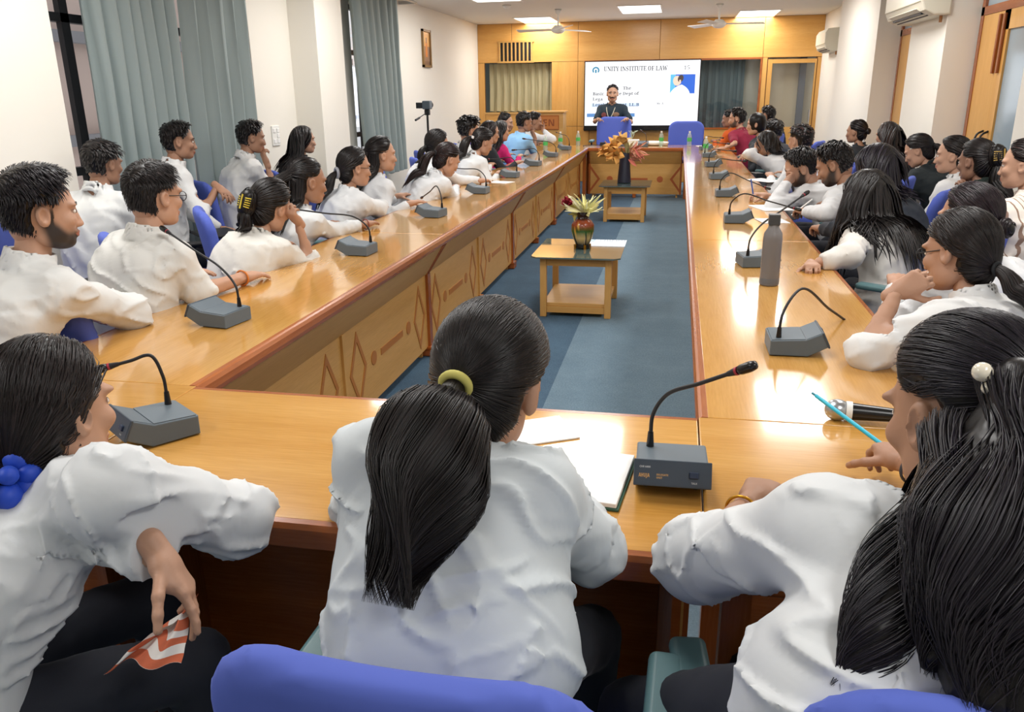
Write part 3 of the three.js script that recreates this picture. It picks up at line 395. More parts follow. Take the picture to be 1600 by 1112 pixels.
// ---------- small things on the tables ----------
function waterBottle(label, p, group) {
  const g = thing('water_bottle', label, 'bottle', p.x, T, p.z, 0, group), cl = new THREE.MeshPhysicalMaterial({ color: srgb('#e9f5f0'), roughness: .12, transmission: .75, thickness: 0, ior: 1.33 });
  mesh('bottle_body', lathe([[.001, 0], [.03, 0], [.033, .01], [.032, .06], [.033, .13], [.026, .165], [.014, .19], [.013, .2]], 20), cl, g); mesh('label_band', lathe([[.0335, .07], [.034, .072], [.034, .12], [.0335, .122]], 20), M(srgb('#4fb760'), .5), g); mesh('cap', cyl(.0145, .0145, .195, .215, 0, 0, 16), MAT.white, g);
}
{
  for (const [x, z, l] of [[-1.5, -12.72, 0], [-1.75, -12.55, 0], [-1.83, -11.6, 0], [-.24, -12.6, 1], [.17, -12.9 + .35, 1], [.36, -11.05, 2]]) waterBottle(['small water bottle with green label at the lectern end of the table', 'small water bottle with green label between the screen chairs', 'small water bottle with green label on the door side table'][l], V(x, T, z), ['bottles at the lectern corner', 'bottles before the screen', null][l]);
  const b = thing('steel_water_bottle', 'tall grey water bottle with square dark cap on the table', 'bottle', .4, T, -3.41);
  const body = lathe([[.001, 0], [.036, 0], [.039, .006], [.0385, .06], [.0385, .19], [.036, .215], [.022, .238], [.021, .25]], 32), col = new THREE.MeshPhysicalMaterial({ color: srgb('#8d8b8c'), roughness: .22, transmission: .35, thickness: 0, ior: 1.4 });
  mesh('bottle_body', body, col, b); mesh('cap', box(-.022, .022, .248, .292, -.022, .022, 'x', .004), M(srgb('#3d4145'), .4), b); mesh('base_ring', lathe([[.0385, .008], [.0395, .01], [.0395, .03], [.0385, .032]], 32), M(srgb('#62666c'), .4), b);
  mesh('water', cyl(.036, .036, .006, .14, 0, 0, 24), new THREE.MeshPhysicalMaterial({ color: srgb('#8f8f92'), roughness: .1, transmission: .6, thickness: 0 }), b);
  // notebook by the ponytail girl
  const n = pY(925, 752, T), nb = thing('notebook', 'open notebook with white pages and green cover by the microphone', 'notebook', n.x, T, n.z, -.1);
  mesh('cover', box(-.1, .075, .001, .006, -.12, .115, 'x', .001), M(srgb('#2f5a48'), .5), nb); mesh('pages', box(-.1, .07, .006, .016, -.118, .112, 'x', .002), MAT.paper, nb);
  const n2 = pY(828, 676, T), sh = thing('loose_sheet', 'folded white sheet ahead of the notebook', 'paper', n2.x, T, n2.z, .5); mesh('sheet', box(-.1, .1, .001, .004, -.07, .07), MAT.paper, sh);
  const sheet = (label, x, z, t, w = .105, d = .148) => { const s = thing('paper_sheet', label, 'paper', x, T, z, t); mesh('sheet', box(-w, w, .001, .004, -d, d), MAT.paper, s); };
  const q = (px, py) => pY(px, py, T); let a = q(1205, 325); sheet('white sheet under the hand with the blue pen', a.x, a.z, .3); a = q(783, 285); sheet('small white sheet by a stretched hand on the curtain side table', a.x, a.z, 1.2, .08, .1); a = q(1195, 282); sheet('magazine lying before the person covering the face', a.x, a.z, .7); a = q(1185, 238); sheet('papers in front of the person in headscarf', a.x, a.z, .4); a = q(1095, 219); sheet('papers at the far glazed door corner', .4, -12.5, .2);
  a = q(1180, 345); sheet('notepad beside the white pen', a.x + .1, a.z, .2, .08, .1);
  // handheld microphone
  const hA = pY(1300, 640, T + .025), hB = hA.clone().add(V(.17, 0, .02)), hm = thing('handheld_microphone', 'wireless handheld microphone with silver mesh ball lying on table', 'microphone', 0, 0, 0); hA.y = hB.y = T + .026;
  const sp = new THREE.SphereGeometry(.026, 24, 18); sp.scale(1.15, 1, 1); sp.translate(hA.x + .012, hA.y, hA.z); mesh('mesh_ball', sp, MAT.steel, hm); mesh('collar', bar(hA.clone().lerp(hB, .18), hA.clone().lerp(hB, .26), .024, 20), MAT.white, hm); mesh('handle', bar(hA.clone().lerp(hB, .26), hB.clone(), .021, 18, .015), MAT.blackGloss, hm);
  // phone
  a = q(1163, 271); const ph = thing('mobile_phone', 'black phone lying before the person covering the face', 'phone', a.x + .12, T, a.z, .3); mesh('case', box(-.037, .037, 0, .009, -.075, .075, 'x', .004), MAT.blackGloss, ph); mesh('screen', box(-.034, .034, .009, .0095, -.07, .07), MAT.dark, ph);
  // planter and white cloth on the screen table
  const pl = thing('planter', 'small white planter with thin sprigs before the wall screen', 'planter', -.66, T, -12.72); mesh('pot', [box(-.09, .09, 0, .09, -.05, .05, 'x', .012)], MAT.white, pl); for (let i = 0; i < 7; i++) mesh('sprig', tube([V(-.03, .09, 0), V(-.03 + rr(-.04, .04), .16, rr(-.02, .02)), V(-.03 + rr(-.1, .1), .22, rr(-.04, .04))], .003, 8, 5), M(srgb('#c8d8c0'), .7), pl);
  const wc = thing('white_bag', 'crumpled white cloth bag on the table before the screen', 'bag', -.33, T, -12.72), wg = new THREE.SphereGeometry(1, 24, 14); { const p = wg.attributes.position; for (let i = 0; i < p.count; i++) { const n = 1 + .2 * N3(p.getX(i) * 2, p.getY(i) * 2, p.getZ(i) * 2); p.setXYZ(i, p.getX(i) * .2 * n, Math.max(0, p.getY(i) * .035 * n + .035), p.getZ(i) * .08 * n); } wg.computeVertexNormals(); } mesh('bag_body', wg, MAT.white, wc);
  const ad = thing('cable_box', 'small black cable box with lead by the speaker chair', 'adapter', -1.12, T, -12.7); mesh('box', box(-.04, .04, 0, .05, -.03, .03, 'x', .005), MAT.black, ad); mesh('lead', tube([V(-.04, .01, 0), V(-.2, .008, .05), V(-.26, .008, .1), V(-.28, .006, .16)], .005), MAT.black, ad);
  const lp = thing('laptop', 'thin black laptop lying shut beside the speaker chair', 'laptop', -.95, T, -12.6, .05); mesh('lid', box(-.16, .16, .009, .016, -.1, .1, 'x', .004), MAT.dark, lp); mesh('deck', box(-.16, .16, 0, .009, -.1, .1, 'x', .004), MAT.grey, lp);
  // lectern with carved letters
  const l = thing('lectern', 'wooden lectern with a carved name panel before the far wall', 'lectern', pZ(852, 190, -13.9).x, 0, -13.9); const yt = pZ(852, 173, -13.9).y;
  mesh('cabinet', box(-.36, .33, 0, yt - .03, -.22, .2, 'x', .006), MAT.panel, l); mesh('top', box(-.39, .36, yt - .03, yt, -.26, .23, 'x', .006), MAT.wallwood, l);
  const ys = pZ(870, 190, -13.7).y, np = mesh('name_panel', box(-.3, .26, ys - .13, ys + .1, .2, .215, 'x', .003), MAT.red, l);
  const cv = document.createElement('canvas'); cv.width = 512; cv.height = 200; const c = cv.getContext('2d'); c.fillStyle = '#bf7636'; c.fillRect(0, 0, 512, 200); c.fillStyle = '#8a451c'; c.font = 'bold 150px sans-serif'; c.fillText('TIEN', 120, 155, 380); const tx = new THREE.CanvasTexture(cv); tx.colorSpace = THREE.SRGBColorSpace; const pg = new THREE.PlaneGeometry(.54, .2); pg.translate(-.02, ys - .015, .2165); mesh('lettering', pg, M(0xffffff, .5, { map: tx }), np);
  // camera on a tripod
  const tp = pX(667, 160, -3.05), tr = thing('camera_tripod', 'black camera tripod standing in the corner by the wall', 'tripod', tp.x, 0, tp.z), hy = tp.y - .13;
  mesh('centre_column', bar(V(0, .45, 0), V(0, hy, 0), .014), MAT.black, tr); mesh('pan_head', [box(-.03, .03, hy - .02, hy + .05, -.03, .03, 'x', .008)], MAT.black, tr); mesh('pan_handle', [bar(V(0, hy + .01, .02), V(-.06, hy - .07, .3), .006), bar(V(-.04, hy - .045, .2), V(-.06, hy - .07, .3), .013)], MAT.black, tr);
  for (const a of [.5, 2.6, 4.7]) mesh('leg', bar(V(0, hy - .3, 0), V(Math.cos(a) * .42, 0.0, Math.sin(a) * .42), .013), MAT.black, tr);
  const cm = thing('video_camera', 'grey video camera mounted on the tripod', 'camera', tp.x, hy + .05, tp.z); mesh('body', box(-.05, .05, 0, .1, -.06, .05, 'x', .012), MAT.grey, cm); const ln = cyl(.036, .04, 0, .08, 0, 0, 20); ln.rotateX(-Math.PI / 2); ln.translate(0, .05, -.06); mesh('lens', ln, MAT.black, cm); mesh('flip_screen', box(-.14, -.05, .01, .08, -.0, .01, 'x', .003), MAT.dark, cm);
}
// ---------- implicit surfaces: tapered capsules and ellipsoids joined smoothly, meshed with surface nets ----------
// a primitive: [ax,ay,az, bx,by,bz, ra, rb, k]
const cap = (a, b, ra, rb = ra, k = .02) => [a.x, a.y, a.z, b.x, b.y, b.z, ra, rb, k];
function sdfOf(prims) {
  const n = prims.length, d = new Float64Array(n * 10);
  prims.forEach((p, i) => { for (let j = 0; j < 9; j++) d[i * 10 + j] = p[j]; const x = p[3] - p[0], y = p[4] - p[1], z = p[5] - p[2]; d[i * 10 + 9] = 1 / Math.max(1e-9, x * x + y * y + z * z); });
  return (x, y, z) => {
    let r = 1e3;
    for (let i = 0, o = 0; i < n; i++, o += 10) {
      const px = x - d[o], py = y - d[o + 1], pz = z - d[o + 2], bx = d[o + 3] - d[o], by = d[o + 4] - d[o + 1], bz = d[o + 5] - d[o + 2];
      let h = (px * bx + py * by + pz * bz) * d[o + 9]; h = h < 0 ? 0 : h > 1 ? 1 : h;
      const qx = px - bx * h, qy = py - by * h, qz = pz - bz * h, s = Math.sqrt(qx * qx + qy * qy + qz * qz) - (d[o + 6] + (d[o + 7] - d[o + 6]) * h), k = d[o + 8];
      const m = k - Math.abs(r - s); r = (r < s ? r : s) - (m > 0 ? m * m / (4 * k) : 0);
    }
    return r;
  };
}
const ell = (x, y, z, cx, cy, cz, rx, ry, rz) => { const a = (x - cx) / rx, b = (y - cy) / ry, c = (z - cz) / rz, k0 = Math.sqrt(a * a + b * b + c * c), k1 = Math.sqrt((a / rx) ** 2 + (b / ry) ** 2 + (c / rz) ** 2); return k1 < 1e-6 ? -Math.min(rx, ry, rz) : k0 * (k0 - 1) / k1; };
const smin = (a, b, k) => { const m = k - Math.abs(a - b); return Math.min(a, b) - (m > 0 ? m * m / (4 * k) : 0); };
function bounds(prims, pad) { const lo = [1e9, 1e9, 1e9], hi = [-1e9, -1e9, -1e9]; for (const p of prims) for (let j = 0; j < 3; j++) { lo[j] = Math.min(lo[j], p[j] - p[6] - pad, p[3 + j] - p[7] - pad); hi[j] = Math.max(hi[j], p[j] + p[6] + pad, p[3 + j] + p[7] + pad); } return [lo, hi]; }
function surfNet(f, lo, hi, c) {
  const B = 4, nb = [0, 1, 2].map(i => Math.ceil((hi[i] - lo[i]) / c / B) + 1), n = nb.map(v => v * B), nx = n[0], ny = n[1], nz = n[2], val = new Float32Array(nx * ny * nz), R = c * B * .87 * 1.6 + .012;
  for (let bz = 0; bz < nb[2]; bz++) for (let by = 0; by < nb[1]; by++) for (let bx = 0; bx < nb[0]; bx++) {
    const x0 = bx * B, y0 = by * B, z0 = bz * B, d = f(lo[0] + (x0 + B / 2) * c, lo[1] + (y0 + B / 2) * c, lo[2] + (z0 + B / 2) * c), skip = Math.abs(d) > R;
    for (let k = 0; k < B; k++) for (let j = 0; j < B; j++) { let o = ((z0 + k) * ny + y0 + j) * nx + x0; const Y = lo[1] + (y0 + j) * c, Z = lo[2] + (z0 + k) * c; for (let i = 0; i < B; i++) val[o + i] = skip ? d : f(lo[0] + (x0 + i) * c, Y, Z); }
  }
  const id = new Int32Array(nx * ny * nz).fill(-1), pos = [], idx = [], sx = 1, sy = nx, sz = nx * ny, cor = [0, sx, sy, sx + sy, sz, sx + sz, sy + sz, sx + sy + sz], E = [[0, 1], [2, 3], [4, 5], [6, 7], [0, 2], [1, 3], [4, 6], [5, 7], [0, 4], [1, 5], [2, 6], [3, 7]];
  for (let z = 0; z < nz - 1; z++) for (let y = 0; y < ny - 1; y++) for (let x = 0; x < nx - 1; x++) {
    const o = x + y * sy + z * sz; let m = 0; for (let i = 0; i < 8; i++) if (val[o + cor[i]] < 0) m |= 1 << i; if (m === 0 || m === 255) continue;
    let ax = 0, ay = 0, az = 0, cnt = 0;
    for (const [a, b] of E) { const va = val[o + cor[a]], vb = val[o + cor[b]]; if ((va < 0) === (vb < 0)) continue; const t = va / (va - vb); ax += lerp(a & 1, b & 1, t); ay += lerp(a >> 1 & 1, b >> 1 & 1, t); az += lerp(a >> 2, b >> 2, t); cnt++; }
    id[o] = pos.length / 3; pos.push(lo[0] + (x + ax / cnt) * c, lo[1] + (y + ay / cnt) * c, lo[2] + (z + az / cnt) * c);
  }
  const quad = (a, b, c2, d, flip) => { if (a < 0 || b < 0 || c2 < 0 || d < 0) return; if (flip) idx.push(a, c2, b, a, d, c2); else idx.push(a, b, c2, a, c2, d); };
  for (let z = 1; z < nz - 1; z++) for (let y = 1; y < ny - 1; y++) for (let x = 1; x < nx - 1; x++) {
    const o = x + y * sy + z * sz, s = val[o] < 0;
    if (s !== (val[o + sx] < 0)) quad(id[o], id[o - sy], id[o - sy - sz], id[o - sz], s ? 0 : 1) ;
    if (s !== (val[o + sy] < 0)) quad(id[o], id[o - sz], id[o - sx - sz], id[o - sx], s ? 0 : 1);
    if (s !== (val[o + sz] < 0)) quad(id[o], id[o - sx], id[o - sx - sy], id[o - sy], s ? 0 : 1);
  }
  return { pos, idx };
}
function geoOf(parts, base, colorOf, uvOf) {   // joins nets into one geometry, relative to base
  let n = 0; for (const p of parts) n += p.pos.length / 3; const P = new Float32Array(n * 3), C = colorOf ? new Float32Array(n * 3) : null, U = uvOf ? new Float32Array(n * 2) : null, I = []; let o = 0;
  for (const p of parts) { const m = p.pos.length / 3; for (let i = 0; i < m; i++) { const x = p.pos[3 * i], y = p.pos[3 * i + 1], z = p.pos[3 * i + 2]; P[3 * (o + i)] = x - base.x; P[3 * (o + i) + 1] = y - base.y; P[3 * (o + i) + 2] = z - base.z; if (C) { const c = colorOf(x, y, z, p); C[3 * (o + i)] = c[0]; C[3 * (o + i) + 1] = c[1]; C[3 * (o + i) + 2] = c[2]; } if (U) { const u = uvOf(x, y, z); U[2 * (o + i)] = u[0]; U[2 * (o + i) + 1] = u[1]; } } for (const i of p.idx) I.push(i + o); o += m; }
  const g = new THREE.BufferGeometry(); g.setAttribute('position', new THREE.BufferAttribute(P, 3)); if (C) g.setAttribute('color', new THREE.BufferAttribute(C, 3)); if (U) g.setAttribute('uv', new THREE.BufferAttribute(U, 2)); g.setIndex(I); g.computeVertexNormals(); return g;
}
// ---------- hair locks ----------
class Locks {
  constructor() { this.P = []; this.N = []; this.C = []; this.I = []; }
  add(pts, w0, w1, out, col, flat = .6) {   // three-sided tapering locks
    const n = pts.length; if (n < 3) return; const b = this.P.length / 3, t = V(), nn = V(), s = V();
    for (let i = 0; i < n; i++) {
      t.copy(pts[Math.min(n - 1, i + 1)]).sub(pts[Math.max(0, i - 1)]).normalize(); nn.copy(out[i] ?? out[0]); nn.addScaledVector(t, -nn.dot(t)).normalize(); s.crossVectors(t, nn);
      const u = i / (n - 1), w = lerp(w0, w1, u) * (i === n - 1 ? .15 : 1) * Math.min(1, .35 + i * .4);
      for (const [ca, sa] of [[-1, 0], [0, flat], [1, 0]]) { const ox = s.x * ca * w + nn.x * sa * w, oy = s.y * ca * w + nn.y * sa * w, oz = s.z * ca * w + nn.z * sa * w; this.P.push(pts[i].x + ox, pts[i].y + oy, pts[i].z + oz); this.N.push(s.x * ca * .7 + nn.x * (sa ? 1 : .5), s.y * ca * .7 + nn.y * (sa ? 1 : .5), s.z * ca * .7 + nn.z * (sa ? 1 : .5)); this.C.push(col[0], col[1], col[2]); }
      if (i < n - 1) { const o = b + i * 3; for (const [a, c] of [[0, 1], [1, 2]]) this.I.push(o + a, o + c, o + a + 3, o + c, o + c + 3, o + a + 3); }
    }
  }
  geo(base) { const P = this.P.slice(); for (let i = 0; i < P.length; i += 3) { P[i] -= base.x; P[i + 1] -= base.y; P[i + 2] -= base.z; } const g = new THREE.BufferGeometry(); g.setAttribute('position', new THREE.Float32BufferAttribute(P, 3)); g.setAttribute('normal', new THREE.Float32BufferAttribute(this.N, 3)); g.setAttribute('color', new THREE.Float32BufferAttribute(this.C, 3)); g.setIndex(this.I); return g; }
}
const UP = V(0, 1, 0);
const hairMat = new THREE.MeshPhysicalMaterial({ color: 0xffffff, vertexColors: true, roughness: .34, side: THREE.DoubleSide, specularIntensity: .55 });
const skinMat = new THREE.MeshPhysicalMaterial({ color: 0xffffff, vertexColors: true, roughness: .52, sheen: .15, sheenColor: srgb('#c98a6a') });
const eyeMat = M(srgb('#e6e0da'), .25), irisMat = M(srgb('#1e120c'), .15), browMat = M(srgb('#17110f'), .8);
const cloth = {}; const clothMat = (c, o = {}) => cloth[c] ??= M(srgb(c).multiplyScalar(srgb(c).r > .5 ? .8 : 1), .85, { sheen: .12, sheenColor: srgb('#ffffff'), sheenRoughness: .6, side: THREE.DoubleSide, ...o });

// head shape in head axes: x to the person's left, y up, z out of the face, origin between the eyes' level and the ears, metres
function headSkull(x, y, z) { let d = ell(x, y, z, 0, .026, -.012, .0755, .091, .097); d = smin(d, ell(x, y, z, 0, -.04, .022, .058, .07, .066), .035); return smin(d, ell(x, y, z, 0, -.04, -.05, .055, .06, .045), .03); }
function headSkin(x, y, z) {
  const ax = Math.abs(x); let d = headSkull(x, y, z);
  d = smin(d, ell(ax, y, z, .012, -.093, .052, .026, .02, .03), .025);                    // chin
  d = smin(d, ell(ax, y, z, .045, -.072, .01, .02, .03, .035), .03);                    // jaw angle
  d = smin(d, ell(ax, y, z, .03, .024, .073, .03, .009, .018), .016);                   // brow
  d = smin(d, ell(ax, y, z, .042, -.025, .062, .02, .018, .022), .02);                  // cheekbone
  d = -smin(-d, ell(ax, y, z, .031, .004, .096, .017, .011, .016), .014);               // eye socket
  d = smin(d, ell(ax, y, z, .031, .002, .071, .0135, .0115, .0135), .004);              // eyeball
  { const t = clamp((.02 - y) / .06, 0, 1), nz = lerp(.083, .106, t), r = lerp(.008, .0135, t); d = smin(d, Math.hypot(x, y - lerp(.02, -.036, t), z - nz + .006) - r, .014); }   // nose
  d = smin(d, ell(ax, y, z, .012, -.041, .094, .008, .0075, .01), .008);
  d = smin(d, ell(ax, y, z, 0, -.063, .085, .024, .006, .013), .008); d = smin(d, ell(ax, y, z, 0, -.0745, .083, .02, .007, .013), .008); // lips
  { const ey = y + .008, ez = z + .014, e = Math.max(ell(ax, ey + ez * .25, ez, .079, 0, 0, .014, .032, .02), -ell(ax, ey + ez * .25, ez, .092, .003, .003, .011, .021, .012)); d = smin(d, e, .006); }   // ear
  return d;
}
const HZ = [[-.14, -.05], [-.07, -.035], [-.035, -.015], [-.01, .008], [.03, .024], [.06, .042], [.085, .06], [.1, .075], [.115, .12], [.2, .4]];
function hairEdge(x, y, z) { let i = 0; while (i < HZ.length - 2 && y > HZ[i + 1][0]) i++; const [a, za] = HZ[i], [b, zb] = HZ[i + 1]; return z - lerp(za, zb, clamp((y - a) / (b - a), 0, 1)); }

function headFrame(O, yaw, pitch, roll) {   // yaw: 0 = towards -z, + = towards +x; pitch + = looking down; roll + = towards own right
  const f = V(Math.sin(yaw) * Math.cos(pitch), -Math.sin(pitch), -Math.cos(yaw) * Math.cos(pitch)), left0 = V(-Math.cos(yaw), 0, -Math.sin(yaw)), u0 = V().crossVectors(f, left0), l = left0.clone().multiplyScalar(Math.cos(roll)).addScaledVector(u0, Math.sin(roll)), u = V().crossVectors(f, l);
  return { O, f, l, u, toL(x, y, z, s) { x -= O.x; y -= O.y; z -= O.z; return [(x * l.x + y * l.y + z * l.z) / s, (x * u.x + y * u.y + z * u.z) / s, (x * f.x + y * f.y + z * f.z) / s]; }, toW(x, y, z, s) { return V(O.x + (l.x * x + u.x * y + f.x * z) * s, O.y + (l.y * x + u.y * y + f.y * z) * s, O.z + (l.z * x + u.z * y + f.z * z) * s); } };
}
function handPrims(W0, d, n, right, curl, s = 1, thumb = .3) {
  const side = V().crossVectors(d, n).multiplyScalar(right ? 1 : -1).normalize(), P = [], at3 = (a, b, c) => W0.clone().addScaledVector(d, a * s).addScaledVector(side, b * s).addScaledVector(n, c * s);
  P.push(cap(at3(-.03, 0, 0), at3(.02, 0, 0), .024 * s, .024 * s, .01));
  const off = [.028, .0095, -.0095, -.027], fw = [.083, .088, .084, .076], len = [.07, .078, .072, .056];
  off.forEach((o, i) => P.push(cap(at3(.012, o * .6, 0), at3(fw[i] - .008, o, -.004), .0145 * s, .0115 * s, .014)));
  P.push(cap(at3(.02, .02, .006), at3(.05, .03, .008), .016 * s, .012 * s, .014));
  off.forEach((o, i) => { let p = at3(fw[i] - .008, o, -.004), a = 0; const c = (Array.isArray(curl) ? curl[i] : curl) * (.9 + .06 * i); [[.46, .8], [.31, 1.15], [.23, .8]].forEach(([f, g], j) => { a += c * g; const q = p.clone().addScaledVector(d, Math.cos(a) * len[i] * f * s).addScaledVector(n, Math.sin(a) * len[i] * f * s).addScaledVector(side, o * .16 * f * s); P.push(cap(p, q, (.0092 - .0008 * j) * s, (.0085 - .0011 * j) * s, .0035)); p = q; }); });
  let p = at3(.028, .03, .008); for (const [a, b, c, l, r] of [[.62, .72, thumb, .042, .0115], [.85, .4, thumb + .15, .031, .0095], [.95, .15, thumb + .25, .024, .0085]]) { const v = d.clone().multiplyScalar(a).addScaledVector(side, b).addScaledVector(n, c).normalize(), q = p.clone().addScaledVector(v, l * s); P.push(cap(p, q, r * s, r * .9 * s, .005)); p = q; }
  return P;
}
function ik(S, Wt, l1, l2, pole) { const d = Wt.clone().sub(S); let L = d.length(); if (L > (l1 + l2) * .985) { L = (l1 + l2) * .985; Wt.copy(S).addScaledVector(d.normalize(), L); d.copy(Wt).sub(S); } const u = d.clone().normalize(), a = (l1 * l1 - l2 * l2 + L * L) / (2 * L), h = Math.sqrt(Math.max(0, l1 * l1 - a * a)), p = pole.clone().addScaledVector(u, -pole.dot(u)).normalize(); return S.clone().addScaledVector(u, a).addScaledVector(p, h); }

const SK = { fair: [.5, .285, .19], mid: [.46, .255, .165], tan: [.37, .195, .12], deep: [.27, .14, .09] };
let personCount = 0;
function person(c) {
  seed = 1000 + personCount++ * 77;
  const S = c.scale ?? (c.f ? .95 : 1), O = at(c.head), dist = O.distanceTo(CAM), view = Math.atan2(O.x, -O.z);
  const hy = view + (c.rel ?? 0) * D2R, by = c.byaw !== undefined ? c.byaw * D2R : view + (c.brel ?? (c.rel ?? 0) * .8) * D2R;
  const fr = headFrame(O, hy, (c.pitch ?? 5) * D2R, (c.roll ?? 0) * D2R), HS = S * (c.hs ?? 1.06);
  const fw = V(Math.sin(by), 0, -Math.cos(by)), rt = V(Math.cos(by), 0, Math.sin(by));
  // trunk
  const neck = fr.toW(0, -.15, -.05, HS).addScaledVector(UP, 0); const lean = c.lean ?? .12;
  const hip = c.hip ? at(c.hip) : V(neck.x, c.stand ? .86 : .545, neck.z).addScaledVector(fw, -lean); if (!c.hip && c.side) hip.addScaledVector(rt, c.side);
  const spine = neck.clone().sub(hip), sp = t => hip.clone().addScaledVector(spine, t).addScaledVector(fw, -(c.slouch ?? .05) * Math.sin(Math.PI * t));
  const shw = (c.f ? .142 : .165) * S * (c.wide ?? 1), ch = sp(.93).addScaledVector(UP, -.045 * S);
  const shL = c.shL ? at(c.shL) : ch.clone().addScaledVector(rt, -shw).addScaledVector(fw, .01), shR = c.shR ? at(c.shR) : ch.clone().addScaledVector(rt, shw).addScaledVector(fw, .01);
  const srt = shR.clone().sub(shL).normalize();
  const lat = (t, w, r, k = .07) => { const p = sp(t), dd = rt.clone().lerp(srt, t); return cap(p.clone().addScaledVector(dd, -w * S), p.clone().addScaledVector(dd, w * S), r * S, r * S, k); };
  const torso = [lat(.02, c.f ? .082 : .075, .115), lat(.25, .055, c.f ? .098 : .108), lat(.48, .06, c.f ? .1 : .11), lat(.7, .075, c.f ? .102 : .112), cap(shL, shR, .055 * S, .055 * S, .07), cap(neck.clone().addScaledVector(srt, -.03).addScaledVector(UP, -.03), shL, .045 * S, .05 * S, .05), cap(neck.clone().addScaledVector(srt, .03).addScaledVector(UP, -.03), shR, .045 * S, .05 * S, .05)];
  if (c.f) for (const q of [-1, 1]) torso.push(cap(sp(.68).addScaledVector(fw, .085 * S).addScaledVector(rt, q * .06), sp(.66).addScaledVector(fw, .1 * S).addScaledVector(rt, q * .065), .06 * S, .055 * S, .05));
  // arms
  const arm = (sgn, sh, o = {}) => {
    const l1 = .285 * S, l2 = .25 * S; let wr = o.wr ? at(o.wr) : hip.clone().addScaledVector(fw, .36).addScaledVector(rt, sgn * (o.lap ? .1 : .14)).setY(o.lap || c.lap ? .66 : T + .035);
    const pole = V(0, -1, 0).addScaledVector(rt, sgn * .7).addScaledVector(fw, -.35); let el; if (o.el) { const r = (a, b, l, lo, hi) => { const d = b.clone().sub(a), n = d.length(); return a.clone().addScaledVector(d, clamp(n, l * lo, l * hi) / n); }; el = r(sh, at(o.el), l1, .8, 1.12); if (!o.free && !o.under) el.y = Math.max(el.y, Math.min(at(o.el).y, T + .04)); wr = r(el, wr, l2, .75, 1.1); } else el = ik(sh, wr, l1, l2, pole);
    if (o.face) { const tg = fr.toW(...o.face, HS), hint = o.el ? at(o.el) : sh.clone().addScaledVector(UP, -.3).addScaledVector(fw, .2), dr = hint.clone().sub(tg).normalize(); wr = tg.clone().addScaledVector(dr, .085 * S); el = ik(sh, wr, l1, l2, hint.clone().sub(sh.clone().lerp(wr, .5)).add(V(0, -.3, 0))); }
    const hd = o.face ? fr.toW(...o.face, HS).sub(wr).normalize() : o.tip ? at(o.tip).sub(wr).normalize() : wr.clone().sub(el).normalize(); if (!o.tip && !o.free && !o.face) hd.y *= .25; hd.normalize();
    let pn = o.pn ? V(...o.pn) : o.face ? fr.O.clone().sub(wr) : V(0, -1, 0); pn.addScaledVector(hd, -pn.dot(hd)); if (pn.length() < .1) pn = fw.clone().addScaledVector(hd, -fw.dot(hd)); pn.normalize();
    return { sh, el, wr, hd, pn, o, right: sgn > 0 };
  };
  const arms = [arm(-1, shL, c.L), arm(1, shR, c.R)];
  const q = dist < 2.2 ? 0 : dist < 4 ? 1 : dist < 7.5 ? 2 : 3, cb = [.018, .022, .028, .036][q], cs = [.0064, .0095, .0145, .022][q], chd = [.0038, .0048, .0074, .0105][q], cha = [.0036, .0052, .008, .012][q], cp = [.02, .024, .03, .036][q];
  const skull = (x, y, z) => { const l = fr.toL(x, y, z, HS); return headSkull(l[0], l[1], l[2]) * HS; };
  const body = [...torso.map(p => { p = p.slice(); p[6] -= .008; p[7] -= .008; return p; }), cap(neck.clone().addScaledVector(UP, -.04), fr.toW(0, -.06, -.028, HS), (c.f ? .049 : .056) * S, (c.f ? .045 : .053) * S, .03)];
  for (const a of arms) body.push(cap(a.sh, a.el, .047 * S, .037 * S, .03), cap(a.el, a.wr, .038 * S, .025 * S, .02));
  const skinBase = SK[c.skin ?? 'mid'], tone = rr(.92, 1.08), skin = skinBase.map(v => v * tone);
  const parts = []; { const f = sdfOf(body), [lo, hi] = bounds(body, .03); parts.push({ ...surfNet(f, lo, hi, cb), kind: 'b' }); }
  { const r = .15 * HS, f = (x, y, z) => { const l = fr.toL(x, y, z, HS); return Math.max(headSkin(l[0], l[1], l[2]), -l[1] - .13) * HS; }; parts.push({ ...surfNet(f, [O.x - r, O.y - r, O.z - r], [O.x + r, O.y + r, O.z + r], chd), kind: 'h' }); }
  for (const a of arms) { if (a.o.hidden) continue; const hp = handPrims(a.wr, a.hd, a.pn, a.right, a.o.curl ?? .3, S * (c.f ? .96 : 1.02), a.o.thumb ?? .3), [lo, hi] = bounds(hp, .012); parts.push({ ...surfNet(sdfOf(hp), lo, hi, cha), kind: 'k' }); }
  const base = V(hip.x, 0, hip.z), g = new THREE.Group(); g.name = numbered('person'); g.position.copy(base); scene.add(g); tag(g, c.label, 'person', c.group);
  const dark = c.hairColor ?? [.0085, .0072, .0072];
  const skinCol = (x, y, z, p) => {
    if (p.kind !== 'h') return skin; const [a, b, d] = fr.toL(x, y, z, HS), ax = Math.abs(a); let k = skin;
    if (d > .05) {
      const e = Math.hypot((ax - .031) / .0125, (b - .002) / .0058); if (e < 1) return Math.hypot(ax - .031, b - .002) < .0058 ? [.02, .012, .01] : [.6, .57, .54];
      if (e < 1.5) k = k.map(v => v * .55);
      if (Math.abs(b - (.026 - ((ax - .03) * 8) ** 2 * .02)) < .0042 && ax > .011 && ax < .052) return dark;
      if (Math.hypot(ax / .024, (b + .0685) / .011) < 1) k = [k[0] * .82, k[1] * .5, k[2] * .52];
      if (c.moustache && b < -.047 && b > -.0605 - ax * .25 && ax < .031) return dark.map(v => v * 1.6);
    }
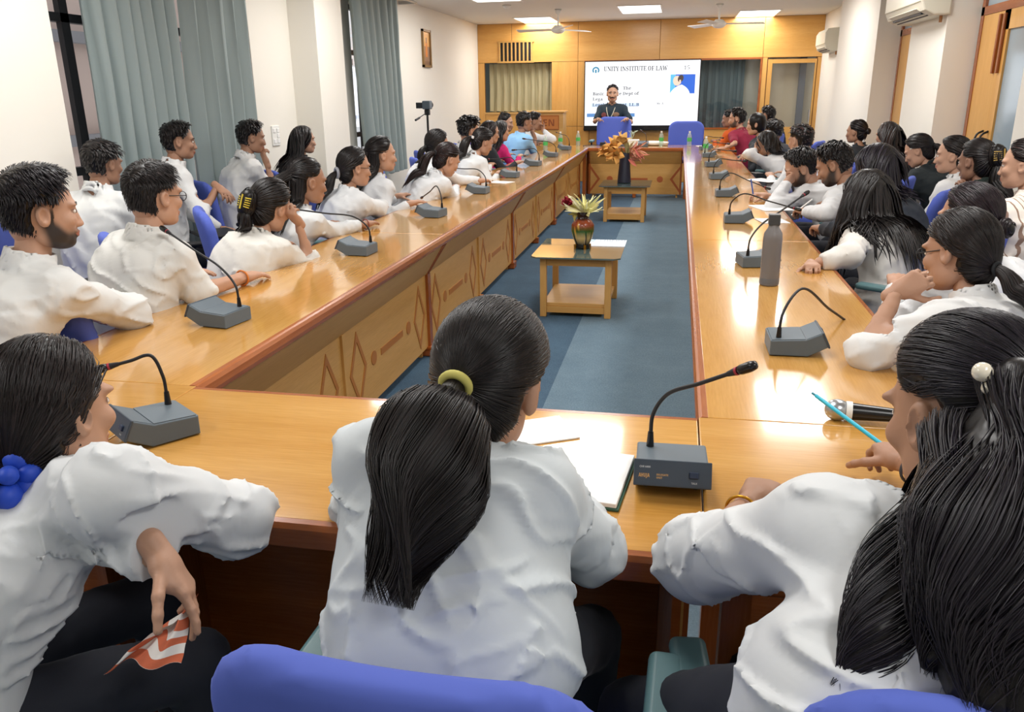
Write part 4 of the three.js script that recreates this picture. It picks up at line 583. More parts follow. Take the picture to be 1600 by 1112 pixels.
    if (c.beard && d > -.04 && b < .02 && ax < .0735) { const top = d < .016 && d > -.012 ? .018 : lerp(-.016, -.056, sstep(.0, .062, d)), w = c.beard * sstep(.014, -.02, b - top) * sstep(-.03, -.002, d + .3 * (b + .05)) * (ax < .03 ? sstep(-.044, -.05, b) : 1) * (Math.hypot(ax / .023, (b + .068) / .0105) < 1 ? .15 : 1); k = k.map((q2, i) => lerp(q2, dark[i] * 1.5, w)); }
    return k;
  };
  mesh('body', geoOf(parts, base, skinCol), skinMat, g);
  // shirt
  const sl = c.sleeve ?? .93, inf = (c.loose ?? .014) * (dist > 2.2 ? .55 : 1), shp = torso.map(p => { p = p.slice(); p[6] += inf - .004; p[7] += inf - .004; return p; });
  for (const a of arms) { const u = a.o.sleeve ?? sl; const puff = (c.puff ?? .01) * (dist > 2.2 ? .6 : 1); shp.push(cap(a.sh, u >= 0 ? a.el : a.sh.clone().lerp(a.el, 1 + u), (.05 + inf) * S, (.04 + inf + puff) * S, .04)); if (u > 0) { const e = a.el.clone().lerp(a.wr, u); shp.push(cap(a.el, e, (.04 + inf + puff) * S, (.03 + inf * .8 + puff * .5) * S, .02)); } }
  const shirtBase = sdfOf(shp), nk = neck.clone(), nd = fr.toW(0, -.06, -.03, HS).sub(neck).normalize(), wav = c.wrinkle ?? 1, nofs = personCount * 3.1;
  const shirt = (x, y, z) => {
    let d = shirtBase(x, y, z);
    if (d < .05 && d > -.05) {
      const dx = x - hip.x, dz = z - hip.z, u = dx * rt.x + dz * rt.z, w = dx * fw.x + dz * fw.z, n = N3(x * 5 + nofs, y * 5, z * 5), A = Math.abs(N3(u * 4 + n, (y + u * (n > 0 ? .5 : -.4)) * 13 + w * 5 + nofs, w * 4)), B = Math.abs(N3(u * 12 + y * 5 - n, y * 3.2 + nofs, w * 12 + n)), fa = A < .3 ? (1 - A / .3) ** 2 : 0, fb = B < .22 ? (1 - B / .22) ** 2 : 0;
      d -= wav * (.014 * fa * clamp(.55 + n * 1.3, 0, 1) + .0105 * fb * clamp(.5 - n * 1.4, 0, 1) - .004 + .006 * n);
      const px = x - nk.x, py = y - nk.y, pz = z - nk.z, h = px * nd.x + py * nd.y + pz * nd.z, r = Math.sqrt(Math.max(0, px * px + py * py + pz * pz - h * h)), R = (c.f ? .062 : .07) * S;
      if (h > -.012) d = Math.max(d, (R - .004) - r);                                      // neck opening
      if (c.collar !== 0) d = smin(d, Math.max(Math.abs(r - R - .004 + h * .12) - .006, Math.abs(h - .004) - .034 * (c.collar ?? 1)), .012);
    }
    return d;
  };
  const cuffs = arms.map(a => { const u = a.o.sleeve ?? sl, e = u >= 0 ? a.el.clone().lerp(a.wr, u) : a.sh.clone().lerp(a.el, 1 + u), d = (u >= 0 ? a.wr.clone().sub(a.el) : a.el.clone().sub(a.sh)).normalize(); return [e.x, e.y, e.z, d.x, d.y, d.z]; });
  const shirtCut = (x, y, z) => { let d = shirt(x, y, z); if (d < .06) for (const k of cuffs) { const dx = x - k[0], dy = y - k[1], dz = z - k[2]; if (dx * dx + dy * dy + dz * dz < .0081) { const t = dx * k[3] + dy * k[4] + dz * k[5]; if (t > d) d = t; } } return d; };
  { const [lo, hi] = bounds(shp, .03); hi[1] = Math.max(hi[1], neck.y + .06); const net = surfNet(shirtCut, lo, hi, cs); mesh(c.top ?? 'shirt', geoOf([net], base, null, c.stripes ? (x, y, z) => [((x - hip.x) * rt.x + (z - hip.z) * rt.z) * 9, ((x - hip.x) * fw.x + (z - hip.z) * fw.z) * 9] : null), c.stripes ? c.stripes : clothMat(c.shirt ?? '#eef0f1'), g); }
  // trousers and shoes
  const gr = s => Math.max(0, s); const legs = [], shoes = [];
  for (const s of [-1, 1]) {
    const h = hip.clone().addScaledVector(rt, s * .085 * S).addScaledVector(UP, -.02), kn = c.stand ? V(h.x, .5, h.z).addScaledVector(fw, .02) : h.clone().addScaledVector(fw, (c.thigh ?? .4) * S).addScaledVector(rt, s * .05).setY(.5), an = V(kn.x, .1, kn.z).addScaledVector(fw, c.stand ? -.02 : (c.shin ?? .02));
    legs.push(cap(h, kn, .08 * S, .062 * S, .04), cap(kn, an, .06 * S, .048 * S, .02)); shoes.push([cap(an.clone().setY(.055).addScaledVector(fw, -.03), an.clone().setY(.045).addScaledVector(fw, .15), .042, .036, .02)]);
  }
  legs.push(cap(hip.clone().addScaledVector(rt, -.07), hip.clone().addScaledVector(rt, .07), .098 * S, .098 * S, .06));
  { const [lo, hi] = bounds(legs, .03), f = sdfOf(legs); mesh('trousers', geoOf([surfNet((x, y, z) => f(x, y, z) + .006 * N3(x * 14, y * 9, z * 14), lo, hi, cp)], base), clothMat(c.legs ?? '#1c1f2a'), g); }
  for (const s of shoes) { const [lo, hi] = bounds(s, .02), f = sdfOf(s); mesh('shoe', geoOf([surfNet((x, y, z) => Math.max(f(x, y, z), .012 - y), lo, hi, .026)], base), MAT.black, g); }
  // hair
  const hs = c.hair ?? { t: 'short' }, tk = hs.thick ?? (hs.t === 'short' ? .016 : .011), topk = (hs.t === 'short' ? (hs.top ?? .026) * .72 : hs.top ?? .014), ears = hs.t === 'long' || hs.t === 'scarf' ? 0 : 1;
  const capL = (x, y, z) => {
    let e = hairEdge(x, y, z); if (hs.t === 'short') e = Math.max(e, -(y + .088 + z * .25)); if (hs.t === 'scarf') e = Math.max(z - .055 - (y < 0 ? .0 : .02), -1); if (hs.t === 'bald') e = Math.max(e, y - .075 - (z < -.02 ? .03 : 0));
    let d = headSkull(x, y, z); if (ears) { const ax = Math.abs(x); e = Math.max(e, .011 - ell(ax, y, z, .078, -.01, -.008, .012, .03, .019)); }
    const w = sstep(0, .022, -e), th = (hs.t === 'short' ? lerp(.004, topk, sstep(-.07, .075, y)) : lerp(tk, topk, sstep(.0, .09, y))) * (hs.t === 'short' ? 1 + .35 * sstep(.0, .07, z) : 1);
    return d - lerp(-.005, th, w);
  };
  const capW = (x, y, z) => { const l = fr.toL(x, y, z, HS); return capL(l[0], l[1], l[2]) * HS; };
  const hc = surfNet((x, y, z) => capW(x, y, z) + (hs.t === 'scarf' ? .002 : .004) * N3(x * 40, y * 40, z * 40), [O.x - .16, O.y - .16, O.z - .16], [O.x + .16, O.y + .16, O.z + .16], chd * 1.5);
  const H2 = mesh(hs.t === 'scarf' ? 'headscarf' : 'hair', geoOf([hc], base, () => dark), hairMat, g);
  const trunk = sdfOf(shp.slice(0, torso.length)), obst = (x, y, z) => Math.min(capW(x, y, z), trunk(x, y, z) - .013);
  const push = (p, off, f = obst) => { const d = f(p.x, p.y, p.z); if (d < off) { const e = .006, nx = f(p.x + e, p.y, p.z) - d, ny = f(p.x, p.y + e, p.z) - d, nz = f(p.x, p.y, p.z + e) - d, l = Math.hypot(nx, ny, nz) || 1; p.x += nx / l * (off - d); p.y += ny / l * (off - d); p.z += nz / l * (off - d); } return p; };
  const locks = new Locks(), qn = [1.6, .55, .23, .1][q] * (hs.dense ?? 1), lw = [.0017, .0027, .0048, .01][q] * (hs.fine ?? 1), hcol = () => { const v = rr(.6, 1.7), w = rnd() < .12 ? 1.8 : 1; return [dark[0] * v * w * (hs.warm ?? 1.1), dark[1] * v * w, dark[2] * v * w * (hs.cool ?? 1)]; };
  const outAt = p => p.clone().sub(O).normalize();
  const root = () => { for (let i = 0; i < 60; i++) { const d = V(rr(-1, 1), rr(-.75, 1), rr(-1, 1)); if (d.length() > 1) continue; d.normalize(); let x = d.x * .09, y = d.y * .1 + .02, z = d.z * .1 - .01; for (let k = 0; k < 3; k++) { const v = capL(x, y, z); x -= d.x * v; y -= d.y * v; z -= d.z * v; } let e = hairEdge(x, y, z); if (hs.t === 'short') e = Math.max(e, -(y + .075 + z * .25)); if (ears) e = Math.max(e, .016 - ell(Math.abs(x), y, z, .078, -.01, -.008, .012, .03, .019)); if (hs.t === 'bald') e = Math.max(e, y - .08); if (e < -.004) return [x, y, z]; } return [0, .1, -.05]; };
  const tie = hs.tie ?? [0, -.005, -.125], tieW = fr.toW(...tie, HS);
  const toTie = (n, Tw) => { for (let i = 0; i < n; i++) { const r = root(); const a = fr.toW(...r, HS), m = 7, pts = [], out = [], o0 = rr(.001, .005); for (let k = 0; k <= m; k++) { const p = a.clone().lerp(Tw, (k / m) ** .9); push(p, o0, capW); pts.push(p); out.push(outAt(p)); } locks.add(pts, lw, lw * .8, out, hcol()); } };
  if (hs.t === 'short' || hs.t === 'bald') {
    const n = Math.round((hs.n ?? 900) * qn); for (let i = 0; i < n; i++) { const r = root(), p = fr.toW(...r, HS), pts = [p.clone()], out = [outAt(p)], top = sstep(.03, .08, r[1]), L = (hs.len ?? .045) * lerp(.34, .8, top) * rr(.6, 1.1) * (r[2] > .04 ? .6 : 1); const fwd = lerp(-.25, hs.fwd ?? .35, top), sgn = r[0] + (hs.part ?? .02) > 0 ? 1 : -1; let dir = fr.f.clone().multiplyScalar(fwd).addScaledVector(fr.u, -lerp(1, .15, top)).addScaledVector(fr.l, sgn * lerp(.1, .9, top) + rr(-.2, .2)).addScaledVector(outAt(p), (hs.lift ?? .1) * top).normalize(); for (let k = 0; k < 5; k++) { p.addScaledVector(dir, L / 5); push(p, .0008 + .0007 * k * (1 + 2 * top * (hs.lift ? 2 : 1)), capW); dir.addScaledVector(fr.u, -.22).normalize(); pts.push(p.clone()); out.push(outAt(p)); } locks.add(pts, lw * 1.5, lw * .7, out, hcol(), .35); }
  }
  const tail = (start, dir0, len, rad, n, wave = .004, first = .014, collide = true) => {
    const m = 17, ctr = [start.clone()], d = dir0.clone(); for (let k = 1; k <= m; k++) { d.addScaledVector(UP, -.34).normalize(); const p = ctr[k - 1].clone().addScaledVector(d, len / m); if (collide) { push(p, rad * (hs.lie ?? .7)); d.copy(p).sub(ctr[k - 1]).normalize(); } ctr.push(p); }
    { const ch = []; for (let k = 0; k < m * .86; k++) { const w = u => lerp(first, rad, sstep(0, .3, u)) * (1 - .82 * sstep(.48, .95, u)) * .8; ch.push(cap(ctr[k], ctr[k + 1], w(k / m), w((k + 1) / m), .01)); } const [lo, hi] = bounds(ch, .015), f = sdfOf(ch); mesh('hair_tail', geoOf([surfNet((x, y, z) => f(x, y, z) + .004 * N3(x * 50, y * 12, z * 50), lo, hi, Math.max(chd * 1.5, rad / 6))], base, () => dark), hairMat, g); }
    for (let i = 0; i < n; i++) { const th = rr(0, 6.283), ra = lerp(.7, 1.08, rnd()), ph = th * 2 + rr(0, .8), ln = rr(.72, 1), pts = [], out = [], e = Math.round(m * ln); for (let k = 0; k <= e; k++) { const u = k / m, w = lerp(first, rad, sstep(0, .3, u)) * (1 - .78 * sstep(.5, 1, u)) * ra, c0 = ctr[k], tg = ctr[Math.min(m, k + 1)].clone().sub(ctr[Math.max(0, k - 1)]).normalize(), s1 = V().crossVectors(tg, fr.l).lengthSq() > .01 ? V().crossVectors(tg, fr.l).normalize() : fr.f.clone(), s2 = V().crossVectors(tg, s1), o = s1.clone().multiplyScalar(Math.cos(th + u * .6)).addScaledVector(s2, Math.sin(th + u * .6)); const p = c0.clone().addScaledVector(o, w).addScaledVector(s2, wave * Math.sin(u * 9 + ph) * u * 2); if (collide) push(p, .002); pts.push(p); out.push(o); } locks.add(pts, lw * 1.1, lw * .5, out, hcol()); }
    return ctr;
  };
  if (hs.t === 'pony' || hs.t === 'half' || hs.t === 'bun' || hs.t === 'claw') toTie(Math.round((hs.n ?? 900) * qn * (hs.t === 'half' ? .5 : 1)), tieW);
  if (hs.t === 'pony') {
    const dir = fr.f.clone().multiplyScalar(-.9).addScaledVector(fr.u, hs.up ?? -.1).addScaledVector(fr.l, hs.sideDir ?? 0).normalize();
    tail(tieW, dir, hs.len ?? .4, hs.rad ?? .035, Math.round((hs.tn ?? 420) * qn), hs.wave ?? .005);
    const r = new THREE.TorusGeometry(.017 * (hs.ring ?? 1), .006 * (hs.ring ?? 1), 10, 24); r.applyQuaternion(new THREE.Quaternion().setFromUnitVectors(V(0, 0, 1), dir)); const w = tieW.clone().addScaledVector(dir, .006).sub(base); r.translate(w.x, w.y, w.z); mesh('hair_tie', r, M(srgb(hs.tieColor ?? '#16181c'), .8), g);
  }
  if (hs.t === 'bun' || hs.t === 'claw') {
    const br = hs.rad ?? .036, bc = tieW.clone().addScaledVector(fr.f, -br * .6), tall = hs.t === 'claw' ? 1.6 : 1;
    const nb = Math.round(170 * Math.max(qn, .2)); for (let i = 0; i < nb; i++) { const a0 = rr(0, 6.28), tilt = rr(-1, 1), rrad = br * rr(.75, 1.08), pts = [], out = []; for (let k = 0; k <= 8; k++) { const a = a0 + k * .32, o = fr.l.clone().multiplyScalar(Math.cos(a)).addScaledVector(fr.u, Math.sin(a) * tall).multiplyScalar(Math.sqrt(1 - tilt * tilt * .8)).addScaledVector(fr.f, -tilt * .8); const p = bc.clone().addScaledVector(o, rrad); pts.push(p); out.push(o.normalize()); } locks.add(pts, lw * 1.3, lw, out, hcol()); }
    const bl = [cap(bc.clone().addScaledVector(fr.u, -br * (tall - 1)), bc.clone().addScaledVector(fr.u, br * (tall - 1)), br * .9, br * .9, .01)], [lo, hi] = bounds(bl, .015), f = sdfOf(bl); mesh('bun', geoOf([surfNet((x, y, z) => f(x, y, z) + .003 * N3(x * 60, y * 60, z * 60), lo, hi, chd * 1.4)], base, () => dark), hairMat, g);
    if (hs.t === 'claw') { const cl = []; for (const s of [-1, 1]) for (let k = -2; k <= 2; k++) { const b0 = bc.clone().addScaledVector(fr.u, k * .009).addScaledVector(fr.f, -br * .55), e0 = bc.clone().addScaledVector(fr.u, k * .011).addScaledVector(fr.l, s * br * .95).addScaledVector(fr.f, -br * .15); cl.push(tube([b0.clone().sub(base), b0.clone().lerp(e0, .5).addScaledVector(fr.f, -.018).sub(base), e0.sub(base)], .0028, 8, 6)); } cl.push(bar(bc.clone().addScaledVector(fr.u, -.034).addScaledVector(fr.f, -br * .6 - .012).sub(base), bc.clone().addScaledVector(fr.u, .034).addScaledVector(fr.f, -br * .6 - .012).sub(base), .004)); mesh('hair_claw', cl, M(srgb(hs.clip ?? '#caa94a'), .35), g);
      if (hs.len) tail(bc.clone().addScaledVector(fr.u, -br * .5), fr.u.clone().multiplyScalar(-1).addScaledVector(fr.f, -.2).normalize(), hs.len, hs.tailRad ?? .03, Math.round(260 * qn), .004); }
  }
  if (hs.t === 'long' || hs.t === 'half') {
    const n = Math.round((hs.loose ?? hs.n ?? 1000) * qn), st = [.027, .028, .038, .055][q], nb = Math.round([620, 330, 170, 60][q] * (hs.bulk ?? 1));
    for (let i = 0; i < n + nb; i++) {
      const wide = i < nb; let r = root(); const tied = hs.t === 'half' && r[1] > .03 && r[2] < .07; if (hs.t === 'half' && r[1] > .03) r = [rr(-.018, .018), rr(-.02, .012) + tie[1], tie[2] + .006];
      let p = fr.toW(...r, HS); const pts = [p.clone()], out = [outAt(p)], sgn = r[0] - (hs.part ?? 0) > 0 ? 1 : -1, L = (hs.len ?? .45) * rr(.72, 1.04) * (wide ? .86 : 1), lay = wide ? rr(.001, (hs.vol ?? .02) * .7) : rr(.3, 1.05) * (hs.vol ?? .02), frontal = hs.front && sgn === hs.front && rnd() < .7;
      let dir = tied ? fr.f.clone().multiplyScalar(-.5).addScaledVector(fr.u, -.8).addScaledVector(fr.l, rr(-.6, .6)).normalize() : fr.l.clone().multiplyScalar(sgn * (r[1] > .05 ? .7 : .12)).addScaledVector(fr.u, r[1] > .05 ? -.3 : -1).addScaledVector(fr.f, r[2] > .0 ? -.55 : -.15).normalize(); const wv = rr(0, 6), wk = hs.wave ?? .1;
      for (let s = 0, k = 0; s < L; s += st, k++) {
        dir.addScaledVector(UP, -.42); const l = fr.toL(p.x, p.y, p.z, HS); if (l[1] < .07 && l[1] > -.22 && l[2] > -.05 && !frontal) { dir.addScaledVector(fr.f, -.45); if (Math.abs(l[0]) > .075) dir.addScaledVector(fr.l, -.3 * Math.sign(l[0])); } if (l[1] < -.05) dir.addScaledVector(fw, (frontal ? .12 : -.2) + (hs.drift ?? 0)).addScaledVector(rt, (hs.sideDrift ?? 0) + wk * Math.sin(k * .7 + wv + l[1] * 20)); else dir.addScaledVector(fr.l, .04 * Math.sin(k + wv)); dir.normalize();
        { const u = (p.x - neck.x) * rt.x + (p.z - neck.z) * rt.z, lim = hs.span ?? .17; if (l[1] < -.08 && Math.abs(u) > lim) dir.addScaledVector(rt, -Math.sign(u) * .45).normalize(); }
        const np = p.clone().addScaledVector(dir, st); push(np, lerp(.002, lay, sstep(0, .08, s))); dir.copy(np).sub(p).normalize(); p = np; pts.push(p.clone()); out.push(obstGrad(p));
      }
      if (wide) locks.add(pts, lw * 1 + .0085, .007, out, dark, .12); else locks.add(pts, lw * 1.15, lw * .5, out, hcol());
    }
  }
  function obstGrad(p) { const o = outAt(p); if (p.y > O.y - .1) return o; o.y *= .15; return p.clone().sub(hip).setY(0).normalize().lerp(o, .4).normalize(); }
  if (hs.fall) tail(tieW.clone().addScaledVector(fr.f, .02), fr.f.clone().multiplyScalar(-.5).addScaledVector(fr.u, -.7).normalize(), hs.fall, hs.rad ?? .05, Math.round(600 * qn), .006, .03);
  for (const B of hs.bundles ?? []) {   // thick locks laid along given curves
    const cv = new THREE.CatmullRomCurve3(B.pts.map(([x, y, z]) => pZ(x, y, z))), m = 22, C = cv.getPoints(m), rad = u => { const k = u * (B.r.length - 1), i = Math.min(B.r.length - 2, Math.floor(k)); return lerp(B.r[i], B.r[i + 1], k - i); };
    const ch = []; for (let k = 0; k < m - 2; k++) ch.push(cap(C[k], C[k + 1], rad(k / m) * .8, rad((k + 1) / m) * .8, .012)); const [lo, hi] = bounds(ch, .015), f = sdfOf(ch); mesh('hair_tail', geoOf([surfNet((x, y, z) => f(x, y, z) + .006 * N3(x * 45, y * 8, z * 45), lo, hi, .008)], base, () => dark), hairMat, g);
    for (let i = 0; i < B.n; i++) { const th = rr(0, 6.283), ra = rr(.75, 1.12), ph = th * 2 + rr(0, 1), e = Math.round(m * rr(.8, 1)), pts = [], out = []; for (let k = 0; k <= e; k++) { const u = k / m, tg = C[Math.min(m, k + 1)].clone().sub(C[Math.max(0, k - 1)]).normalize(), s1 = V().crossVectors(tg, V(1, 0, 0)).normalize(), s2 = V().crossVectors(tg, s1), a = th + u * .5, o = s1.multiplyScalar(Math.cos(a)).addScaledVector(s2, Math.sin(a)); pts.push(C[k].clone().addScaledVector(o, rad(u) * ra).addScaledVector(s2, (B.wave ?? .006) * Math.sin(u * 9 + ph))); out.push(o); } locks.add(pts, lw * 1.2, lw * .5, out, hcol()); }
  }
  if (hs.t === 'half') { if (hs.pearls) for (const [x, y, z, r] of hs.pearls) { const s = new THREE.SphereGeometry(r, 20, 16), w = pZ(x, y, z).sub(base); s.translate(w.x, w.y, w.z); mesh('pearl_pin', s, M(srgb('#efe6d2'), .2, { clearcoat: 1 }), g); } }
  if (locks.P.length) mesh('hair_locks', locks.geo(base), hairMat, g).userData.kind = 'stuff';
  if (q < 3 && hs.t !== 'none') for (const sd of [-1, 1]) {   // eyes and brows
    const B4 = new THREE.Matrix4().makeBasis(fr.l, fr.u, fr.f), put = (G, x, y, z) => { G.translate(x, y, z); G.scale(HS, HS, HS); G.applyMatrix4(B4); return G.translate(O.x - base.x, O.y - base.y, O.z - base.z); };
    const e = new THREE.SphereGeometry(.0118, 14, 10); e.scale(1, .62, 1); const em = mesh('eye', put(e, sd * .031, .0015, .0755), eyeMat, g); const ir = new THREE.SphereGeometry(.0058, 12, 8); ir.scale(1, 1, .5); mesh('iris', put(ir, sd * .031, .0015, .0855), irisMat, em);
    const br = tube([V(sd * .012, .021, .091), V(sd * .03, .0285, .088), V(sd * .05, .0215, .074)], .0028, 8, 5); mesh('eyebrow', put(br, 0, 0, 0), browMat, g);
  }
  if (c.glasses) { const gl = []; for (const s of [-1, 1]) { const r = new THREE.TorusGeometry(.021, .0017, 6, 24); r.scale(1.1, .85, 1); r.translate(s * .031, 0, .1); gl.push(r); gl.push(bar(V(s * .053, .003, .1), V(s * .08, .005, -.005), .0016)); } gl.push(bar(V(-.009, .004, .101), V(.009, .004, .101), .0016)); const m = new THREE.Matrix4().makeBasis(fr.l, fr.u, fr.f), G = merge(gl); G.scale(HS, HS, HS); G.applyMatrix4(m); G.translate(O.x - base.x, O.y - base.y, O.z - base.z); mesh('glasses', G, MAT.black, g); }
  if (c.clipAt) for (const [x, y, z, w, h, d, col] of c.clipAt) { const b = new RoundedBoxGeometry(w, h, d, 2, .003); b.translate(x * HS, y * HS, z * HS); b.applyMatrix4(new THREE.Matrix4().makeBasis(fr.l, fr.u, fr.f)); b.translate(O.x - base.x, O.y - base.y, O.z - base.z); mesh('hair_clip', b, M(srgb(col), .4), g); }
  if (c.scrunchie) { const w = tieW.clone().sub(base), gs = []; for (let i = 0; i < 14; i++) { const s = new THREE.SphereGeometry(rr(.016, .024), 12, 9), a = i * .45 * 6.28 / 2.8, o = fr.l.clone().multiplyScalar(Math.cos(a) * .028).addScaledVector(fr.u, Math.sin(a) * .032).addScaledVector(fr.f, rr(-.025, .012)); s.translate(w.x + o.x, w.y + o.y, w.z + o.z); gs.push(s); } mesh('scrunchie', gs, M(srgb(c.scrunchie), .5, { sheen: .6, sheenColor: srgb('#7fa0ff') }), g); }
  for (const a of arms) if (a.o.bangle) { const t = new THREE.TorusGeometry(.031 * S, a.o.bangle[1] ?? .0025, 8, 28), dd = a.wr.clone().sub(a.el).normalize(); t.applyQuaternion(new THREE.Quaternion().setFromUnitVectors(V(0, 0, 1), dd)); const w = a.el.clone().lerp(a.wr, a.o.bangle[2] ?? .9).sub(base); t.translate(w.x, w.y, w.z); mesh('bracelet', t, a.o.bangle[0] === 'gold' ? MAT.gold : M(srgb(a.o.bangle[0]), .5), g); }
  if (c.extra) c.extra({ g, fr, HS, base, hip, neck, rt, fw, sp, arms, S, shirt: shirtBase });
  return { g, hip, fw, by, arms, fr, neck, HS, O, rt };
}
// ---------- chairs ----------
function makeChair(label, tablet) {
  const g = thing(tablet ? 'tablet_chair' : 'conference_chair', label, 'chair');
  const rbox = (x, y, z, hx, hy, hz, rc, re) => { const qx = Math.abs(x) - hx + rc, qy = Math.abs(y) - hy + rc, d2 = Math.hypot(Math.max(qx, 0), Math.max(qy, 0)) + Math.min(Math.max(qx, qy), 0) - rc, wx = d2 + re, wz = Math.abs(z) - hz + re; return Math.min(Math.max(wx, wz), 0) + Math.hypot(Math.max(wx, 0), Math.max(wz, 0)) - re; };
  const zc = (x, y) => .235 - .62 * x * x + (y - .5) * .16;
  const bk = surfNet((x, y, z) => rbox(x, y - .725, z - zc(x, y), .232, .222, .027, .11, .024), [-.27, .46, .08], [.27, .98, .42], .016);
  mesh('backrest', geoOf([bk], V()), MAT.blue, g);
  const st = surfNet((x, y, z) => rbox(x, z + .01, y - .43 - .05 * (z * z) + .15 * x * x, .235, .225, .035, .09, .03), [-.27, .36, -.27], [.27, .5, .26], .022);
  mesh('seat', geoOf([st], V()), MAT.blue, g);
  mesh('back_spine', [tube([V(-.1, .39, .1), V(-.1, .42, .24), V(-.1, .62, .27)], .012, 10, 8), tube([V(.1, .39, .1), V(.1, .42, .24), V(.1, .62, .27)], .012, 10, 8)], MAT.black, g);
  for (const s of [-1, 1]) {
    mesh('leg', tube([V(s * .2, .385, -.18), V(s * .23, .2, -.2), V(s * .235, 0.005, -.21)], .0125, 10, 8), MAT.black, g); mesh('leg', tube([V(s * .2, .385, .17), V(s * .23, .2, .2), V(s * .235, 0.005, .24)], .0125, 10, 8), MAT.black, g);
    mesh('arm_support', tube([V(s * .2, .39, .12), V(s * .275, .42, .1), V(s * .28, .6, .02), V(s * .275, .635, -.05)], .012, 14, 8), MAT.black, g);
    mesh('armrest', box(s * .275 - .03, s * .275 + .03, .63, .66, -.17, .14, 'z', .014), tablet ? MAT.black : MAT.teal, g);
  }
  if (tablet) mesh('writing_tablet', box(-.02, .3, .665, .685, -.34, -.1, 'x', .009), MAT.black, g);
  return g;
}
const chairA = makeChair('blue upholstered conference chair', false), chairB = makeChair('blue upholstered chair with black writing tablet', true); let usedA = false, usedB = false;
function chairAt(x, z, yaw, label, group, tablet) { const src = tablet ? chairB : chairA; if (tablet ? !usedB : !usedA) { if (tablet) usedB = true; else usedA = true; src.position.set(x, 0, z); src.rotation.y = -yaw; src.userData.label = label; if (group) src.userData.group = group; return src; } return dup(src, x, 0, z, -yaw, label, group); }
function sit(p, label, group, tablet, yaw = p.by, back = .1) { const f = V(Math.sin(yaw), 0, -Math.cos(yaw)); return chairAt(p.hip.x - f.x * back, p.hip.z - f.z * back, yaw, label, group, tablet); }
const stripeMat = (() => { const t = dataTex(64, 8, u => { const s = u % .5 < .09 ? 1 : 0; return s ? [150, 122, 104] : [232, 224, 214]; }); t.wrapS = t.wrapT = THREE.RepeatWrapping; t.repeat.set(2, 1); return M(0xffffff, .85, { map: t, side: THREE.DoubleSide }); })();

// ---------- people at the near end ----------
const TB = T + .035;
const f1 = person({ label: 'person in white shirt with blue scrunchie leaning on the near table', f: 1, skin: 'mid', head: [82, 642, 'z', -1.13], rel: 52, pitch: 8, roll: -6, byaw: 40, lean: .2, hs: 1.08,
  hair: { t: 'pony', tie: [-.012, -.085, -.1], len: .25, rad: .035, n: 1200, tn: 400, thick: .013, top: .015, warm: 1.25 }, scrunchie: '#1f49c4', shirt: '#eef1f3', cs: 1, loose: .018, slouch: .06,
  shR: [178, 770, 'z', -1.0], shL: [20, 800, 'z', -1.18],
  R: { el: [368, 806, 'y', T + .035], wr: [243, 748, 'y', T + .045], tip: [185, 722, 'y', T + .03], sleeve: .12, curl: .55, bangle: ['#a3322e', .003, .93] }, L: { under: 1, el: [190, 826, 'z', -1.02], wr: [250, 868, 'z', -.98], tip: [304, 945, 'z', -.97], curl: [.15, .3, .4, .5], sleeve: .92, pn: [-1, 0, .4], free: 1 } });
const f2 = person({ label: 'person in white shirt with yellow hair tie writing in a notebook', f: 1, skin: 'mid', head: [764, 592, 'z', -1.27], rel: 18, pitch: 16, roll: 9, byaw: 6, slouch: .03, hs: 1.12, hip: [705, 1010, 'z', -.95],
  hair: { t: 'pony', tie: [.012, -.002, -.122], len: .37, fine: .75, rad: .08, lie: .35, n: 2000, tn: 1700, wave: .012, tieColor: '#c9c06a', ring: 1.25, up: -.6, thick: .013, top: .016, sideDir: -.1 }, shirt: '#e3eaee', legs: '#20232c', loose: .012, wide: 1.05,
  shL: [592, 722, 'z', -1.12], shR: [838, 768, 'z', -1.1], L: { el: [568, 790, 'z', -1.3], wr: [720, 690, 'y', TB], sleeve: .9 }, R: { el: [920, 862, 'y', T + .02], wr: [893, 795, 'y', TB], sleeve: .7, curl: .7 }, puff: .008 });
const f3 = person({ label: 'person in white shirt with pearl hair pins holding a cyan pen', f: 1, skin: 'tan', head: [1508, 648, 'z', -1.1], rel: -46, pitch: 18, roll: 2, byaw: -30, hs: 1.12, slouch: .06, hip: [1385, 1075, 'z', -.86],
  hair: { t: 'half', tie: [0, .03, -.122], fine: .66, len: .3, n: 2300, loose: 1, bulk: .05, vol: .02, cool: 1.5, warm: 1.05, pearls: [[1535, 581, -.965, .0115], [1544, 606, -.96, .0078]],
    bundles: [{ pts: [[1582, 596, -1.0], [1582, 700, -.94], [1568, 850, -.83], [1545, 1000, -.76], [1530, 1130, -.7]], r: [.022, .062, .075, .06, .03], n: 1050, wave: .02 }, { pts: [[1480, 690, -1.03], [1462, 790, -.94], [1420, 900, -.84], [1362, 1000, -.78], [1318, 1085, -.74]], r: [.03, .035, .036, .026, .008], n: 620, wave: .018 }, { pts: [[1600, 610, -.99], [1618, 800, -.87], [1606, 1000, -.76], [1590, 1130, -.7]], r: [.05, .07, .07, .03], n: 600, wave: .02 }, { pts: [[1510, 690, -1.0], [1500, 820, -.88], [1474, 950, -.79], [1452, 1060, -.74]], r: [.05, .05, .035, .01], n: 480, wave: .012 }] }, shirt: '#f0f3f5', loose: .016, puff: .016, wide: 1.05,
  shL: [1288, 832, 'z', -.97], L: { el: [1085, 876, 'y', T + .04], wr: [1207, 746, 'y', TB], tip: [1245, 697, 'y', T + .03], sleeve: .22, curl: .75, bangle: ['gold', .0028, .78] }, R: { wr: [1362, 690, 'y', T + .045], tip: [1318, 650, 'y', T + .05], curl: .95, sleeve: .5, bangle: ['#3a3f49', .003, .85] } });
